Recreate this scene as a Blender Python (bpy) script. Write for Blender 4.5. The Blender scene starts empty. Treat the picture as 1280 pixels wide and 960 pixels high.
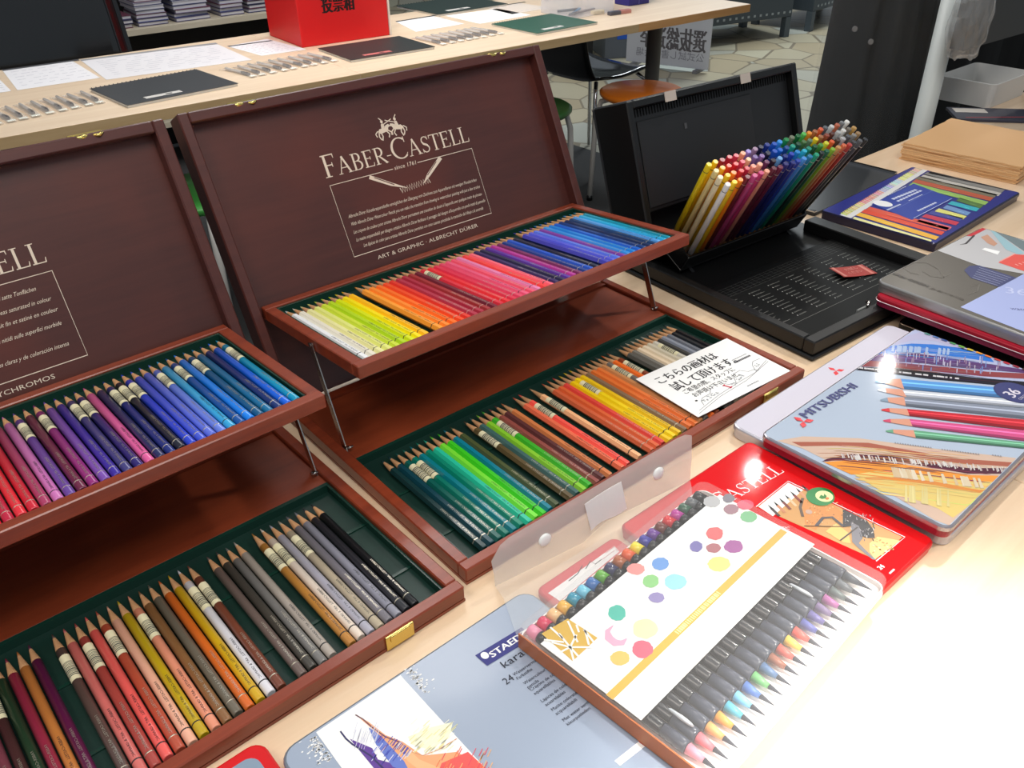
import bpy, bmesh, math, random
from mathutils import Matrix, Vector
random.seed(7)
R = math.radians
sc = bpy.context.scene
COL = sc.collection

# ------------------------------------------------------------------ camera
CAM_H, PITCH, ROLL, FPX = 0.5577, 0.5705, -0.0188, 1069.9
_cp, _sp = math.cos(PITCH), math.sin(PITCH)
FWD = Vector((0, _cp, -_sp)); _r0 = Vector((1, 0, 0)); _u0 = Vector((0, _sp, _cp))
CR = _r0 * math.cos(ROLL) + _u0 * math.sin(ROLL)
CU = -_r0 * math.sin(ROLL) + _u0 * math.cos(ROLL)
CO = Vector((0, 0, CAM_H))
cam = bpy.data.cameras.new('camera')
cam.sensor_width = 36.0; cam.lens = FPX / 1280 * 36.0; cam.clip_start = 0.01
cam_ob = bpy.data.objects.new('camera', cam); COL.objects.link(cam_ob)
_m = Matrix((CR, CU, -FWD)).transposed().to_4x4(); _m.translation = CO
cam_ob.matrix_world = _m
sc.camera = cam_ob

# ------------------------------------------------------------------ light
sc.view_settings.view_transform = 'Standard'
sc.view_settings.look = 'None'
sc.view_settings.exposure = 0.0
sc.view_settings.gamma = 1.0
sc.view_settings.use_curve_mapping = False
world = bpy.data.worlds.new('world'); sc.world = world; world.use_nodes = True
_bg = world.node_tree.nodes['Background']
_bg.inputs[0].default_value = (0.80, 0.90, 1.0, 1); _bg.inputs[1].default_value = 0.34

def area_light(name, loc, target, size, power, color=(1, 1, 1), shape='DISK', spread=180):
    l = bpy.data.lights.new(name, 'AREA'); l.shape = shape; l.size = size; l.energy = power; l.color = color
    l.spread = R(spread)
    o = bpy.data.objects.new(name, l); COL.objects.link(o); o.location = loc
    o.rotation_euler = (Vector(target) - Vector(loc)).to_track_quat('-Z', 'Y').to_euler()
    return o
WARM = (1.0, 0.90, 0.78); NEUT = (1.0, 0.96, 0.90)
area_light('ceiling_panel_light', (0.45, -0.1, 2.05), (0.2, 0.8, 0), 1.0, 22, NEUT)
area_light('fill_light_left', (-0.9, -0.3, 1.9), (-0.2, 0.6, 0), 0.9, 13, WARM)  # added fill light to brighten the left case and the front faces
area_light('ceiling_spot_front', (0.80, 0.05, 1.75), (0.39, 0.20, 0), 0.10, 3.4, (1.0, 0.98, 0.90), spread=24)
area_light('ceiling_spot_near', (1.18, 1.88, 1.9), (0.30, 0.42, 0), 0.12, 1.8, (1.0, 0.97, 0.88), spread=50)
area_light('ceiling_spot_middle', (1.08, 3.02, 1.9), (0.3, 1.2, 0), 0.03, 0.45, NEUT, spread=70)
area_light('ceiling_spot_right', (1.97, 3.81, 1.9), (0.7, 1.8, 0), 0.03, 0.6, NEUT, spread=70)
area_light('fill_light_aisle', (-0.35, 2.2, 2.1), (-0.1, 2.9, 0), 0.6, 15, (1.0, 0.96, 0.92), spread=130)  # added fill light to lift the orange stool and the ballot box front
area_light('ceiling_panel_far', (-0.5, 3.2, 2.1), (-0.3, 2.9, 0), 0.8, 12, (1.0, 0.97, 0.95), spread=120)
area_light('ceiling_panel_hall', (1.9, 6.6, 2.1), (1.8, 6.4, -0.7), 1.2, 80, (0.90, 0.97, 1.0))

# ------------------------------------------------------------------ helpers
def ray(px, py):
    return FWD + CR * ((px - 640) / FPX) - CU * ((py - 480) / FPX)
def at(px, py, z=0.0):                       # the point of a level surface seen at a place in the photograph
    d = ray(px, py); return CO + d * ((z - CO.z) / d.z)
def on(px, py, P, N):                        # the same on any plane
    d = ray(px, py); return CO + d * ((Vector(P) - CO).dot(N) / d.dot(N))

def lin(c):
    c = c / 255.0
    return c / 12.92 if c <= 0.04045 else ((c + 0.055) / 1.055) ** 2.4
def rgb(c): return (lin(c[0]), lin(c[1]), lin(c[2]), 1.0)
_mats = {}
def mat(c, rough=0.5, metal=0.0, alpha=1.0, coat=0.0, spec=0.5, name=None, emit=0.0):
    key = (tuple(c), rough, metal, alpha, coat, spec, emit)
    if key in _mats: return _mats[key]
    m = bpy.data.materials.new(name or 'paint'); m.use_nodes = True
    b = m.node_tree.nodes['Principled BSDF']
    b.inputs['Base Color'].default_value = rgb(c); b.inputs['Roughness'].default_value = rough
    b.inputs['Metallic'].default_value = metal; b.inputs['Alpha'].default_value = alpha
    b.inputs['Coat Weight'].default_value = coat; b.inputs['Coat Roughness'].default_value = 0.08
    b.inputs['Specular IOR Level'].default_value = spec
    if emit:
        b.inputs['Emission Color'].default_value = rgb(c); b.inputs['Emission Strength'].default_value = emit
    _mats[key] = m; return m

def grain(name, c1, c2, scale=(4, 60, 60), rough=0.4, coat=0.0, detail=6, c3=None, blotch=3.0, bump=0.0):
    m = bpy.data.materials.new(name); m.use_nodes = True; nt = m.node_tree; N = nt.nodes; L = nt.links
    b = N['Principled BSDF']; tc = N.new('ShaderNodeTexCoord'); mp = N.new('ShaderNodeMapping')
    mp.inputs['Scale'].default_value = scale; L.new(tc.outputs['Object'], mp.inputs['Vector'])
    n1 = N.new('ShaderNodeTexNoise'); n1.inputs['Scale'].default_value = 1.0; n1.inputs['Detail'].default_value = detail
    n1.inputs['Roughness'].default_value = 0.65
    L.new(mp.outputs['Vector'], n1.inputs['Vector'])
    r = N.new('ShaderNodeValToRGB'); r.color_ramp.elements[0].position = 0.3; r.color_ramp.elements[1].position = 0.72
    r.color_ramp.elements[0].color = rgb(c1); r.color_ramp.elements[1].color = rgb(c2)
    L.new(n1.outputs['Fac'], r.inputs['Fac'])
    out = r.outputs['Color']
    if c3:
        n2 = N.new('ShaderNodeTexNoise'); n2.inputs['Scale'].default_value = blotch; n2.inputs['Detail'].default_value = 3
        L.new(tc.outputs['Object'], n2.inputs['Vector'])
        r2 = N.new('ShaderNodeValToRGB'); r2.color_ramp.elements[0].position = 0.45; r2.color_ramp.elements[1].position = 0.7
        L.new(n2.outputs['Fac'], r2.inputs['Fac'])
        mx = N.new('ShaderNodeMixRGB'); L.new(r2.outputs['Color'], mx.inputs['Fac'])
        L.new(out, mx.inputs['Color1']); mx.inputs['Color2'].default_value = rgb(c3); out = mx.outputs['Color']
    L.new(out, b.inputs['Base Color']); b.inputs['Roughness'].default_value = rough
    b.inputs['Coat Weight'].default_value = coat; b.inputs['Coat Roughness'].default_value = 0.15
    if bump:
        bp = N.new('ShaderNodeBump'); bp.inputs['Strength'].default_value = bump; bp.inputs['Distance'].default_value = 0.001
        L.new(n1.outputs['Fac'], bp.inputs['Height']); L.new(bp.outputs['Normal'], b.inputs['Normal'])
    return m

def T(x, y, z=0, deg=0): return Matrix.Translation((x, y, z)) @ Matrix.Rotation(R(deg), 4, 'Z')

_txt = {}
def text_geo(s):
    if s in _txt: return _txt[s]
    c = bpy.data.curves.new('lettering', 'FONT'); c.body = s; c.resolution_u = 2
    o = bpy.data.objects.new('lettering', c); COL.objects.link(o)
    dg = bpy.context.evaluated_depsgraph_get(); ev = o.evaluated_get(dg); me = ev.to_mesh()
    v = [(p.co.x, p.co.y) for p in me.vertices]; f = [tuple(p.vertices) for p in me.polygons]
    ev.to_mesh_clear(); bpy.data.objects.remove(o); bpy.data.curves.remove(c)
    x0 = min(p[0] for p in v); v = [(p[0] - x0, p[1]) for p in v]
    _txt[s] = (v, f, max(p[0] for p in v)); return _txt[s]

class MB:
    def __init__(s): s.v = []; s.f = []; s.mi = []; s.sm = []; s.mats = []
    def _m(s, m):
        if m not in s.mats: s.mats.append(m)
        return s.mats.index(m)
    def add(s, vs, fs, m, M=None, smooth=False):
        n = len(s.v); k = s._m(m)
        s.v += [tuple(M @ Vector(p)) if M is not None else tuple(p) for p in vs]
        for f in fs: s.f.append(tuple(i + n for i in f)); s.mi.append(k); s.sm.append(smooth)
        return s
    def box(s, lo, hi, m, bev=0.0, M=None, seg=1):
        bm = bmesh.new(); bmesh.ops.create_cube(bm, size=1)
        for v in bm.verts: v.co = Vector([(lo[i] + hi[i]) / 2 + v.co[i] * (hi[i] - lo[i]) for i in range(3)])
        if bev: bmesh.ops.bevel(bm, geom=list(bm.edges), offset=bev, segments=seg, affect='EDGES', profile=0.6)
        bm.verts.index_update()
        s.add([v.co[:] for v in bm.verts], [[v.index for v in f.verts] for f in bm.faces], m, M); bm.free(); return s
    def loft(s, rings, m, caps=(True, True), M=None, smooth=False):
        n = len(rings[0]); vs = [p for r in rings for p in r]; fs = []
        for k in range(len(rings) - 1):
            for i in range(n):
                j = (i + 1) % n; fs.append((k * n + i, k * n + j, (k + 1) * n + j, (k + 1) * n + i))
        s.add(vs, fs, m, M, smooth); base = len(s.v) - len(vs); mi = s._m(m)
        if caps[0]: s.f.append(tuple(base + i for i in reversed(range(n)))); s.mi.append(mi); s.sm.append(False)
        if caps[1]: s.f.append(tuple(base + (len(rings) - 1) * n + i for i in range(n))); s.mi.append(mi); s.sm.append(False)
        return s
    def lathe(s, prof, m, n=16, M=None, smooth=True, caps=(True, True)):      # prof: (radius, height) along +Z
        return s.loft([[(r * math.cos(2 * math.pi * i / n), r * math.sin(2 * math.pi * i / n), h) for i in range(n)] for r, h in prof], m, caps, M, smooth)
    def rr(s, w, d, r, prof, m, M=None, seg=5, caps=(True, True), smooth=False):  # rounded plate, prof: (inset, z)
        rings = []
        for ins, z in prof:
            ring = []; rad = max(r - ins, 0.0003)
            for cx, cy, a0 in ((w - r, r, -90), (w - r, d - r, 0), (r, d - r, 90), (r, r, 180)):
                for k in range(seg + 1):
                    a = R(a0 + 90 * k / seg); ring.append((cx + rad * math.cos(a), cy + rad * math.sin(a), z))
            rings.append(ring)
        return s.loft(rings, m, caps, M, smooth)
    def tube(s, pts, r, m, n=8, M=None, caps=(True, True)):
        pts = [Vector(p) for p in pts]; rings = []
        rs = r if isinstance(r, (list, tuple)) else [r] * len(pts)
        up = Vector((0, 0, 1))
        for i, p in enumerate(pts):
            d = (pts[min(i + 1, len(pts) - 1)] - pts[max(i - 1, 0)]).normalized()
            a = d.cross(up)
            if a.length < 1e-3: a = d.cross(Vector((1, 0, 0)))
            a.normalize(); b = d.cross(a).normalized()
            rings.append([tuple(p + (a * math.cos(2 * math.pi * k / n) + b * math.sin(2 * math.pi * k / n)) * rs[i]) for k in range(n)])
        return s.loft(rings, m, caps, M, True)
    def poly(s, pts, m, z=0.0, M=None):
        A = sum(pts[i][0] * pts[(i + 1) % len(pts)][1] - pts[(i + 1) % len(pts)][0] * pts[i][1] for i in range(len(pts)))
        if A < 0: pts = pts[::-1]
        return s.add([(p[0], p[1], z) for p in pts], [tuple(range(len(pts)))], m, M)
    def rect(s, x0, y0, x1, y1, m, z=0.0, M=None): return s.poly([(x0, y0), (x1, y0), (x1, y1), (x0, y1)], m, z, M)
    def ell(s, x, y, rx, ry, m, z=0.0, M=None, n=18, rot=0, wob=0.0):
        pts = []
        for i in range(n):
            a = 2 * math.pi * i / n; k = 1 + random.uniform(-wob, wob); ex, ey = rx * k * math.cos(a), ry * k * math.sin(a)
            pts.append((x + ex * math.cos(rot) - ey * math.sin(rot), y + ex * math.sin(rot) + ey * math.cos(rot)))
        return s.poly(pts, m, z, M)
    def line(s, pts, w, m, z=0.0, M=None):                # a drawn line of width w (or a list of widths)
        n = len(pts); ws = w if isinstance(w, (list, tuple)) else [w] * n; L = []; Rr = []
        for i in range(n):
            a = Vector(pts[max(i - 1, 0)][:2]); b = Vector(pts[min(i + 1, n - 1)][:2]); d = (b - a)
            if d.length == 0: d = Vector((1, 0))
            d.normalize(); nn = Vector((-d.y, d.x)) * ws[i] / 2; p = Vector(pts[i][:2])
            L.append(p + nn); Rr.append(p - nn)
        vs = [(p.x, p.y, z) for p in L] + [(p.x, p.y, z) for p in Rr]
        return s.add(vs, [(i + n, i + 1 + n, i + 1, i) for i in range(n - 1)], m, M)
    def text(s, t, x, y, h, m, z=0.0, width=None, M=None, shear=0.0, mirror=False, rot=0.0, bold=0.0):
        v, f, w = text_geo(t); sy = h / 0.73; sx = (width / w) if width else sy
        ca, sa = math.cos(R(rot)), math.sin(R(rot))
        for dx in ((0,) if not bold else (-bold, 0, bold)):
            vs = []
            for p in v:
                ux = (w - p[0] if mirror else p[0]) * sx + shear * p[1] * sy + dx; uy = p[1] * sy
                vs.append((x + ux * ca - uy * sa, y + ux * sa + uy * ca, z + dx * 0.05))
            s.add(vs, [tuple(reversed(q)) for q in f] if mirror else f, m, M)
        return s
    def build(s, name, parent=None, M=None):
        me = bpy.data.meshes.new(name); me.from_pydata(s.v, [], s.f)
        for m in s.mats: me.materials.append(m)
        me.polygons.foreach_set('material_index', s.mi); me.polygons.foreach_set('use_smooth', s.sm); me.update()
        o = bpy.data.objects.new(name, me); COL.objects.link(o)
        if parent: o.parent = parent
        if M is not None: o.matrix_local = M
        return o

def thing(name, label, cat, M=None, group=None):
    o = bpy.data.objects.new(name, None); COL.objects.link(o); o.empty_display_size = 0.02
    if M is not None: o.matrix_world = M
    o['label'] = label; o['category'] = cat
    if group: o['group'] = group
    return o
def tag(o, label, cat, group=None, M=None):
    o['label'] = label; o['category'] = cat
    if group: o['group'] = group
    if M is not None: o.matrix_world = M
    return o
def struct(o): o['kind'] = 'structure'; return o
def copy_tree(o, label, M=None, group=None):
    c = o.copy(); COL.objects.link(c); c['label'] = label
    if group: c['group'] = group
    if M is not None: c.matrix_world = M
    for ch in list(o.children):
        d = ch.copy(); COL.objects.link(d); d.parent = c
        for g in list(ch.children):
            e = g.copy(); COL.objects.link(e); e.parent = d
    return c
def ordn(i):
    s = 'th' if 10 <= i % 100 <= 20 else {1: 'st', 2: 'nd', 3: 'rd'}.get(i % 10, 'th'); return '%d%s' % (i, s)
def local(M, px, py, z): q = M.inverted() @ at(px, py, z); return (q.x, q.y)
def pp(M, z, pts, ox=0, oy=0, s=1.0): return [local(M, ox + x / s, oy + y / s, z) for x, y in pts]
# ------------------------------------------------------------------ shared materials
M_TABLE = grain('birch_laminate', (240, 213, 182), (224, 192, 156), (2.0, 34, 34), 0.33, coat=0.0)
M_TABLE_EDGE = grain('birch_edge', (206, 176, 132), (190, 158, 112), (3, 40, 40), 0.5)
M_EDGE_ORANGE = grain('lighter_orange_edge', (222, 168, 108), (205, 148, 92), (3, 40, 40), 0.5)  # lighter, more orange edge tone used past the split
M_FARTOP = grain('pale_laminate', (236, 214, 186), (222, 196, 166), (2.0, 30, 30), 0.4)
M_WOOD = grain('mahogany', (146, 62, 35), (112, 43, 25), (5, 90, 90), 0.34, coat=0.25)
M_WOOD_LID = grain('mahogany_frame', (86, 41, 34), (72, 33, 29), (5, 90, 90), 0.4, coat=0.2)
M_PANEL = grain('mahogany_panel', (81, 41, 35), (69, 34, 30), (6, 110, 110), 0.38, coat=0.12, c3=(98, 44, 33), blotch=4)
M_DECK = grain('mahogany_deck', (150, 66, 36), (122, 50, 27), (9, 60, 60), 0.42, coat=0.1)
M_GREEN = grain('green_flock', (16, 50, 42), (12, 42, 35), (60, 60, 60), 0.45)
M_GREEN_RIM = mat((20, 56, 46), 0.25)
M_BRASS = mat((214, 190, 110), 0.25, 1.0)
M_STEEL = mat((190, 186, 180), 0.25, 1.0)
M_CHROME = mat((215, 215, 218), 0.12, 1.0)
M_INK = mat((226, 210, 190), 0.6)
M_BLACK = mat((14, 14, 15), 0.35)
M_CASE = grain('black_leatherette', (11, 12, 13), (8, 8, 9), (500, 500, 500), 0.42, bump=0.05)
M_CASE_IN = mat((10, 11, 12), 0.6, spec=0.2)
M_WHITE = mat((244, 243, 242), 0.4)
M_PAPER = mat((238, 236, 236), 0.7)
M_TXT = mat((30, 30, 34), 0.7)
M_GREYTXT = mat((130, 130, 138), 0.7)
M_PWOOD = grain('cedar', (206, 160, 116), (186, 136, 94), (300, 40, 300), 0.6)
M_FOIL = mat((205, 198, 180), 0.3, 0.8)
M_DARKFOIL = mat((40, 40, 44), 0.4)
M_STK = mat((222, 214, 178), 0.5)
M_STKW = mat((224, 222, 216), 0.5)

# ------------------------------------------------------------------ floor and walls
FZ = -0.72
F_AX = 37.2                                   # direction of the far tables
def floor_mats():
    m = bpy.data.materials.new('crazy_paving'); m.use_nodes = True; nt = m.node_tree; N = nt.nodes; L = nt.links
    b = N['Principled BSDF']; tc = N.new('ShaderNodeTexCoord')
    vo = N.new('ShaderNodeTexVoronoi'); vo.feature = 'DISTANCE_TO_EDGE'; vo.inputs['Scale'].default_value = 3.4
    vc = N.new('ShaderNodeTexVoronoi'); vc.inputs['Scale'].default_value = 3.4
    L.new(tc.outputs['Object'], vo.inputs['Vector']); L.new(tc.outputs['Object'], vc.inputs['Vector'])
    r = N.new('ShaderNodeValToRGB'); r.color_ramp.elements[0].color = rgb((188, 182, 158)); r.color_ramp.elements[1].color = rgb((180, 186, 178))
    e = r.color_ramp.elements.new(0.5); e.color = rgb((172, 158, 130))
    sp = N.new('ShaderNodeSeparateColor'); L.new(vc.outputs['Color'], sp.inputs[0]); L.new(sp.outputs[0], r.inputs['Fac'])
    st = N.new('ShaderNodeMath'); st.operation = 'GREATER_THAN'; st.inputs[1].default_value = 0.022; L.new(vo.outputs['Distance'], st.inputs[0])
    mx = N.new('ShaderNodeMixRGB'); mx.inputs['Color1'].default_value = rgb((132, 122, 104)); L.new(r.outputs['Color'], mx.inputs['Color2']); L.new(st.outputs[0], mx.inputs['Fac'])
    L.new(mx.outputs['Color'], b.inputs['Base Color']); b.inputs['Roughness'].default_value = 0.35
    return m
M_PAVING = floor_mats()
M_CARPET = grain('dark_carpet', (66, 66, 66), (50, 50, 50), (300, 300, 300), 0.9)
FL = T(0, 0, FZ, 41)
k = MB(); k.box((2.96, -7, -0.05), (13, 9, 0), M_PAVING); k.box((-5, -7, -0.05), (2.96, 9, 0), M_CARPET)
struct(k.build('floor', M=FL))
k = MB(); k.box((-6, 8.3, 0), (13, 8.4, 3.2), mat((28, 29, 31), 0.8)); struct(k.build('wall_back', M=FL))

# ------------------------------------------------------------------ tables
NT = T(0, 0, 0, 40)                            # near table frame: x along its length, y towards the back
BACK = 0.835; SEAM = 0.822
def table(name, M, x0, x1, y0, y1, label, top, edge, legs, split=None):
    t = thing(name, label, 'table', M @ T((x0 + x1) / 2, (y0 + y1) / 2, FZ))
    w, d = (x1 - x0) / 2, (y1 - y0) / 2; z1 = -FZ
    MB().box((-w, -d, z1 - 0.028), (w, d, z1), top, 0.001).build('tabletop', t)
    for ex0, ex1, em in ([(-w, w, edge)] if split is None else [(-w, split - (x0 + x1) / 2, edge), (split - (x0 + x1) / 2, w, M_EDGE_ORANGE)]):
        MB().box((ex0 + .0005, -d - 0.0012, z1 - 0.027), (ex1 - .0005, -d - 0.0002, z1 - 0.001), em).build('edge_band', t)
    for lx, ly in legs:
        MB().lathe([(0.07, 0), (0.07, 0.012), (0.03, 0.02), (0.03, z1 - 0.04), (0.09, z1 - 0.036), (0.09, z1 - 0.0285)], mat((92, 92, 90), 0.5), 20,
                   T(lx - (x0 + x1) / 2, ly - (y0 + y1) / 2)).build('pedestal_leg', t)
    return t
table('display_table', NT, -1.5, SEAM - .0006, -0.30, BACK, 'pale birch display table carrying both open wooden pencil cases', M_TABLE, M_TABLE_EDGE, [(-1.1, .27), (.0, .27)])
table('display_table', NT, SEAM + .0006, 2.5, -0.30, BACK, 'pale birch table joined at the right, under the stack of kraft paper', M_TABLE, M_TABLE_EDGE, [(1.1, .27), (2.1, .27)])
FT = Matrix.Translation((-1.146, 1.940, 0)) @ Matrix.Rotation(R(F_AX), 4, 'Z')
_lg = FT.inverted() @ at(821, 36, -0.03)
table('long_table', FT, -1.2, 0.9235, 0, 0.75, 'long pale table behind the cases, holding the red ballot box and notebooks', M_FARTOP, M_TABLE_EDGE, [(-.9, .375), (.66, .375)])
table('long_table', FT, 0.9245, 2.615, 0, 0.75, 'pale table end at top centre, over the black chair and orange stool', M_FARTOP, M_TABLE_EDGE, [(2.455, .335)], split=2.02)

# ------------------------------------------------------------------ pencils
PL = 0.175
def pencil_meshes(hexa, r):
    def mesh(b, nm):
        me = bpy.data.meshes.new(nm); me.from_pydata(b.v, [], b.f)
        for m in b.mats: me.materials.append(m)
        me.polygons.foreach_set('material_index', b.mi); me.polygons.foreach_set('use_smooth', b.sm); me.update(); return me
    Y = Matrix.Rotation(R(-90), 4, 'X')          # +Z -> +Y
    n = 6 if hexa else 14; rr = r / math.cos(math.pi / 6) if hexa else r
    rot = Y @ Matrix.Rotation(R(0 if hexa else 0), 4, 'Z')
    P0 = MB().lathe([(rr * .86, 0), (rr, .0012), (rr, 0.152)], mat((200, 200, 200), 0.3, coat=0.3), n, rot, smooth=not hexa)
    cone = MB().lathe([(r * .97, 0.152), (r * .36, 0.1685)], M_PWOOD, 12, Y, caps=(False, False))
    lead = MB().lathe([(r * .36, 0.1685), (r * .1, PL)], mat((90, 90, 90), 0.5), 8, Y)
    band = MB().lathe([(rr * 1.015, 0.0125), (rr * 1.015, 0.0137)], M_FOIL, n, rot, smooth=not hexa)
    imp = MB(); imp.text('FABER-CASTELL  ART & GRAPHIC', 0, 0, 0.0020, M_FOIL, 0, width=.052, M=Matrix(((0, -1, 0, .001), (-1, 0, 0, .068), (0, 0, 1, r * 1.02), (0, 0, 0, 1))))
    stk = MB(); a0, a1 = 15, 165
    def wrap(y0, y1, rad, m):
        nn = 10; vs = []
        for i in range(nn + 1):
            a = R(a0 + (a1 - a0) * i / nn); vs += [(rad * math.cos(a), y0, rad * math.sin(a)), (rad * math.cos(a), y1, rad * math.sin(a))]
        stk.add(vs, [(2 * i, 2 * i + 1, 2 * i + 3, 2 * i + 2) for i in range(nn)], m)
    wrap(0.112, 0.143, rr * 1.04, M_STK)
    y = 0.117
    for i in range(11):
        w = random.choice((.0006, .001, .0014)); wrap(y, y + w, rr * 1.06, mat((78, 78, 72), 0.7)); y += w + random.choice((.0007, .0011))
    return dict(barrel=mesh(P0, 'barrel'), sharpened_wood=mesh(cone, 'sharpened_wood'), lead=mesh(lead, 'lead'), foil_ring=mesh(band, 'foil_ring'), foil_lettering=mesh(imp, 'foil_lettering'), barcode_sticker=mesh(stk, 'barcode_sticker'))
PENC = {'round': pencil_meshes(False, 0.00395), 'hex': pencil_meshes(True, 0.0037)}
def place_pencil(kind, M, c, label, group, sticker=False, metal=False, imprint=True, cat='pencil', name='coloured_pencil'):
    e = thing(name, label, cat, M, group); D = PENC[kind]
    lum = .3 * c[0] + .6 * c[1] + .1 * c[2]
    for part in ('barrel', 'sharpened_wood', 'lead', 'foil_ring', 'foil_lettering', 'barcode_sticker'):
        if part == 'barcode_sticker' and not sticker: continue
        if part == 'foil_lettering' and not imprint: continue
        o = bpy.data.objects.new(part, D[part]); COL.objects.link(o); o.parent = e
        def setm(m): o.material_slots[0].link = 'OBJECT'; o.material_slots[0].material = m
        if part == 'barrel': setm(mat(c, 0.3, coat=0.35))
        if part == 'lead': setm(mat([int(q * .8) for q in c], 0.5))
        if part in ('foil_ring', 'foil_lettering') and lum > 135: setm(M_DARKFOIL)
    return e

# ------------------------------------------------------------------ wooden pencil cases
CW, CD, CHB = 0.507, 0.3337, 0.0174
def brass_latch(parent, M):
    b = MB(); b.box((-.016, -.0012, -.004), (.016, .0, .004), M_BRASS, M=M); b.tube([(-.016, -.002, .002), (-.004, -.004, .005), (.006, -.003, .003)], .0022, M_BRASS, M=M)
    b.tube([(.004, -.003, .002), (.012, -.005, .008), (.017, -.003, .004)], .0018, M_BRASS, M=M); b.build('brass_latch', parent)
def serif(ch):
    """strokes of a roman serif capital in a unit-high box: (points, widths) and the advance"""
    Tn, Tk = .055, .125
    def arc(cx, cy, rx, ry, a0, a1, n=16, w0=Tn, w1=Tk):
        P = []; W = []
        for i in range(n + 1):
            a = R(a0 + (a1 - a0) * i / n); P.append((cx + rx * math.cos(a), cy + ry * math.sin(a)))
            W.append(w0 + (w1 - w0) * abs(math.cos(a)) ** 1.5)
        return (P, W)
    def sf(x, y, w=.30): return ([(x - w / 2, y), (x + w / 2, y)], .04)
    stem = ([(.18, 0), (.18, 1)], Tk)
    if ch == 'F': return [stem, sf(.18, .02), ([(.05, .975), (.60, .975)], .05), ([(.585, 1.0), (.60, .80)], [.06, .03]), ([(.2, .52), (.48, .52)], .05), ([(.475, .62), (.475, .42)], .04)], .66
    if ch == 'E': return [stem, ([(.05, .975), (.60, .975)], .05), ([(.585, 1.0), (.60, .80)], [.06, .03]), ([(.2, .52), (.48, .52)], .05), ([(.475, .62), (.475, .42)], .04), ([(.05, .022), (.62, .022)], .05), ([(.60, 0), (.64, .22)], [.06, .03])], .70
    if ch == 'L': return [stem, sf(.18, .98), ([(.05, .022), (.60, .022)], .05), ([(.58, 0), (.62, .24)], [.06, .03])], .66
    if ch == 'A': return [([(.10, 0), (.40, 1.02)], Tn), ([(.38, 1.02), (.72, 0)], Tk), ([(.2, .35), (.6, .35)], .05), sf(.10, .02, .24), sf(.72, .02, .30)], .86
    if ch == 'B': return [stem, sf(.14, .98, .2), sf(.14, .02, .2), ([(.12, .978), (.36, .978)], .045), ([(.12, .53), (.38, .53)], .045), ([(.12, .022), (.38, .022)], .045), arc(.34, .755, .20, .222, 90, -90), arc(.36, .275, .25, .252, 90, -90)], .72
    if ch == 'R': return [stem, sf(.18, .02), sf(.14, .98, .2), ([(.12, .978), (.36, .978)], .045), ([(.12, .48), (.38, .48)], .045), arc(.34, .73, .22, .248, 90, -90), ([(.34, .48), (.74, 0)], [.09, .13]), sf(.72, .02, .2)], .76
    if ch == 'C': return [arc(.47, .5, .40, .48, 50, 310, 26), ([(.74, 1.0), (.75, .74)], [.03, .05]), ([(.72, .14), (.77, .24)], .035)], .84
    if ch == 'S': return [arc(.32, .75, .20, .225, 20, 200, 14, Tn, .08), ([(.125, .70), (.2, .56), (.42, .44), (.50, .30)], [.08, .13, .13, .08]), arc(.30, .25, .21, .23, 20, -160, 14, Tn, .08), ([(.50, 1.0), (.515, .76)], [.03, .05]), ([(.085, .0), (.085, .26)], [.03, .05])], .62
    if ch == 'T': return [([(.36, 0), (.36, .98)], Tk), sf(.36, .02), ([(.04, .975), (.68, .975)], .05), ([(.05, 1.0), (.03, .78)], [.06, .03]), ([(.67, 1.0), (.69, .78)], [.06, .03])], .72
    return [([(.06, .38), (.34, .38)], .055)], .40
def serif_word(b, x, y, wid, big, small, m, z, M=None, word='FABER-CASTELL'):
    caps = {0, 6}; tot = 0; items = []
    for i, ch in enumerate(word):
        h = big if i in caps else small; st, ad = serif(ch); items.append((st, tot, h)); tot += ad * h
    kx = wid / tot
    for st, ox, h in items:
        for q, (P, W) in enumerate(st):
            Ws = [w * h for w in W] if isinstance(W, list) else W * h
            b.line([(x + (ox + px * h) * kx, y + py * h) for px, py in P], Ws, m, z + .00001 * q, M)

TXT_B = ['Albrecht Dürer Künstleraquarellstifte ermöglichen den Übergang vom Zeichnen zum Aquarellieren mit wenigen Pinselstrichen',
         'With Albrecht Dürer Watercolour Pencils you can make the transition from drawing to watercolour painting with just a few strokes',
         "Les crayons de couleur pour artistes Albrecht Dürer permettent une transition du dessin à l'aquarelle avec quelques traits de pinceau",
         "Le matite acquerellabili per disegno artistico Albrecht Dürer facilitano il passaggio dal disegno all'acquerello con pochi tratti di pennello",
         'Los lápices de color para artistas Albrecht Dürer permiten con unas cuantas pinceladas la transición del dibujo a la acuarela']
TXT_A = ['Polychromos Künstlerfarbstifte ermöglichen feinste Linien, weiche Übergänge und satte Tonflächen',
         "Polychromos Artists' Colour Pencils give fine lines, soft transitions and areas saturated in colour",
         'Les crayons de couleur pour artistes Polychromos permettent un trait fin et satiné en couleur',
         'Le matite colorate per artisti Polychromos permettono tratti finissimi e nitidi sulle superfici morbide',
         'Los lápices de color Polychromos permiten líneas finas, superficies claras y de coloración intensa']

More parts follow.
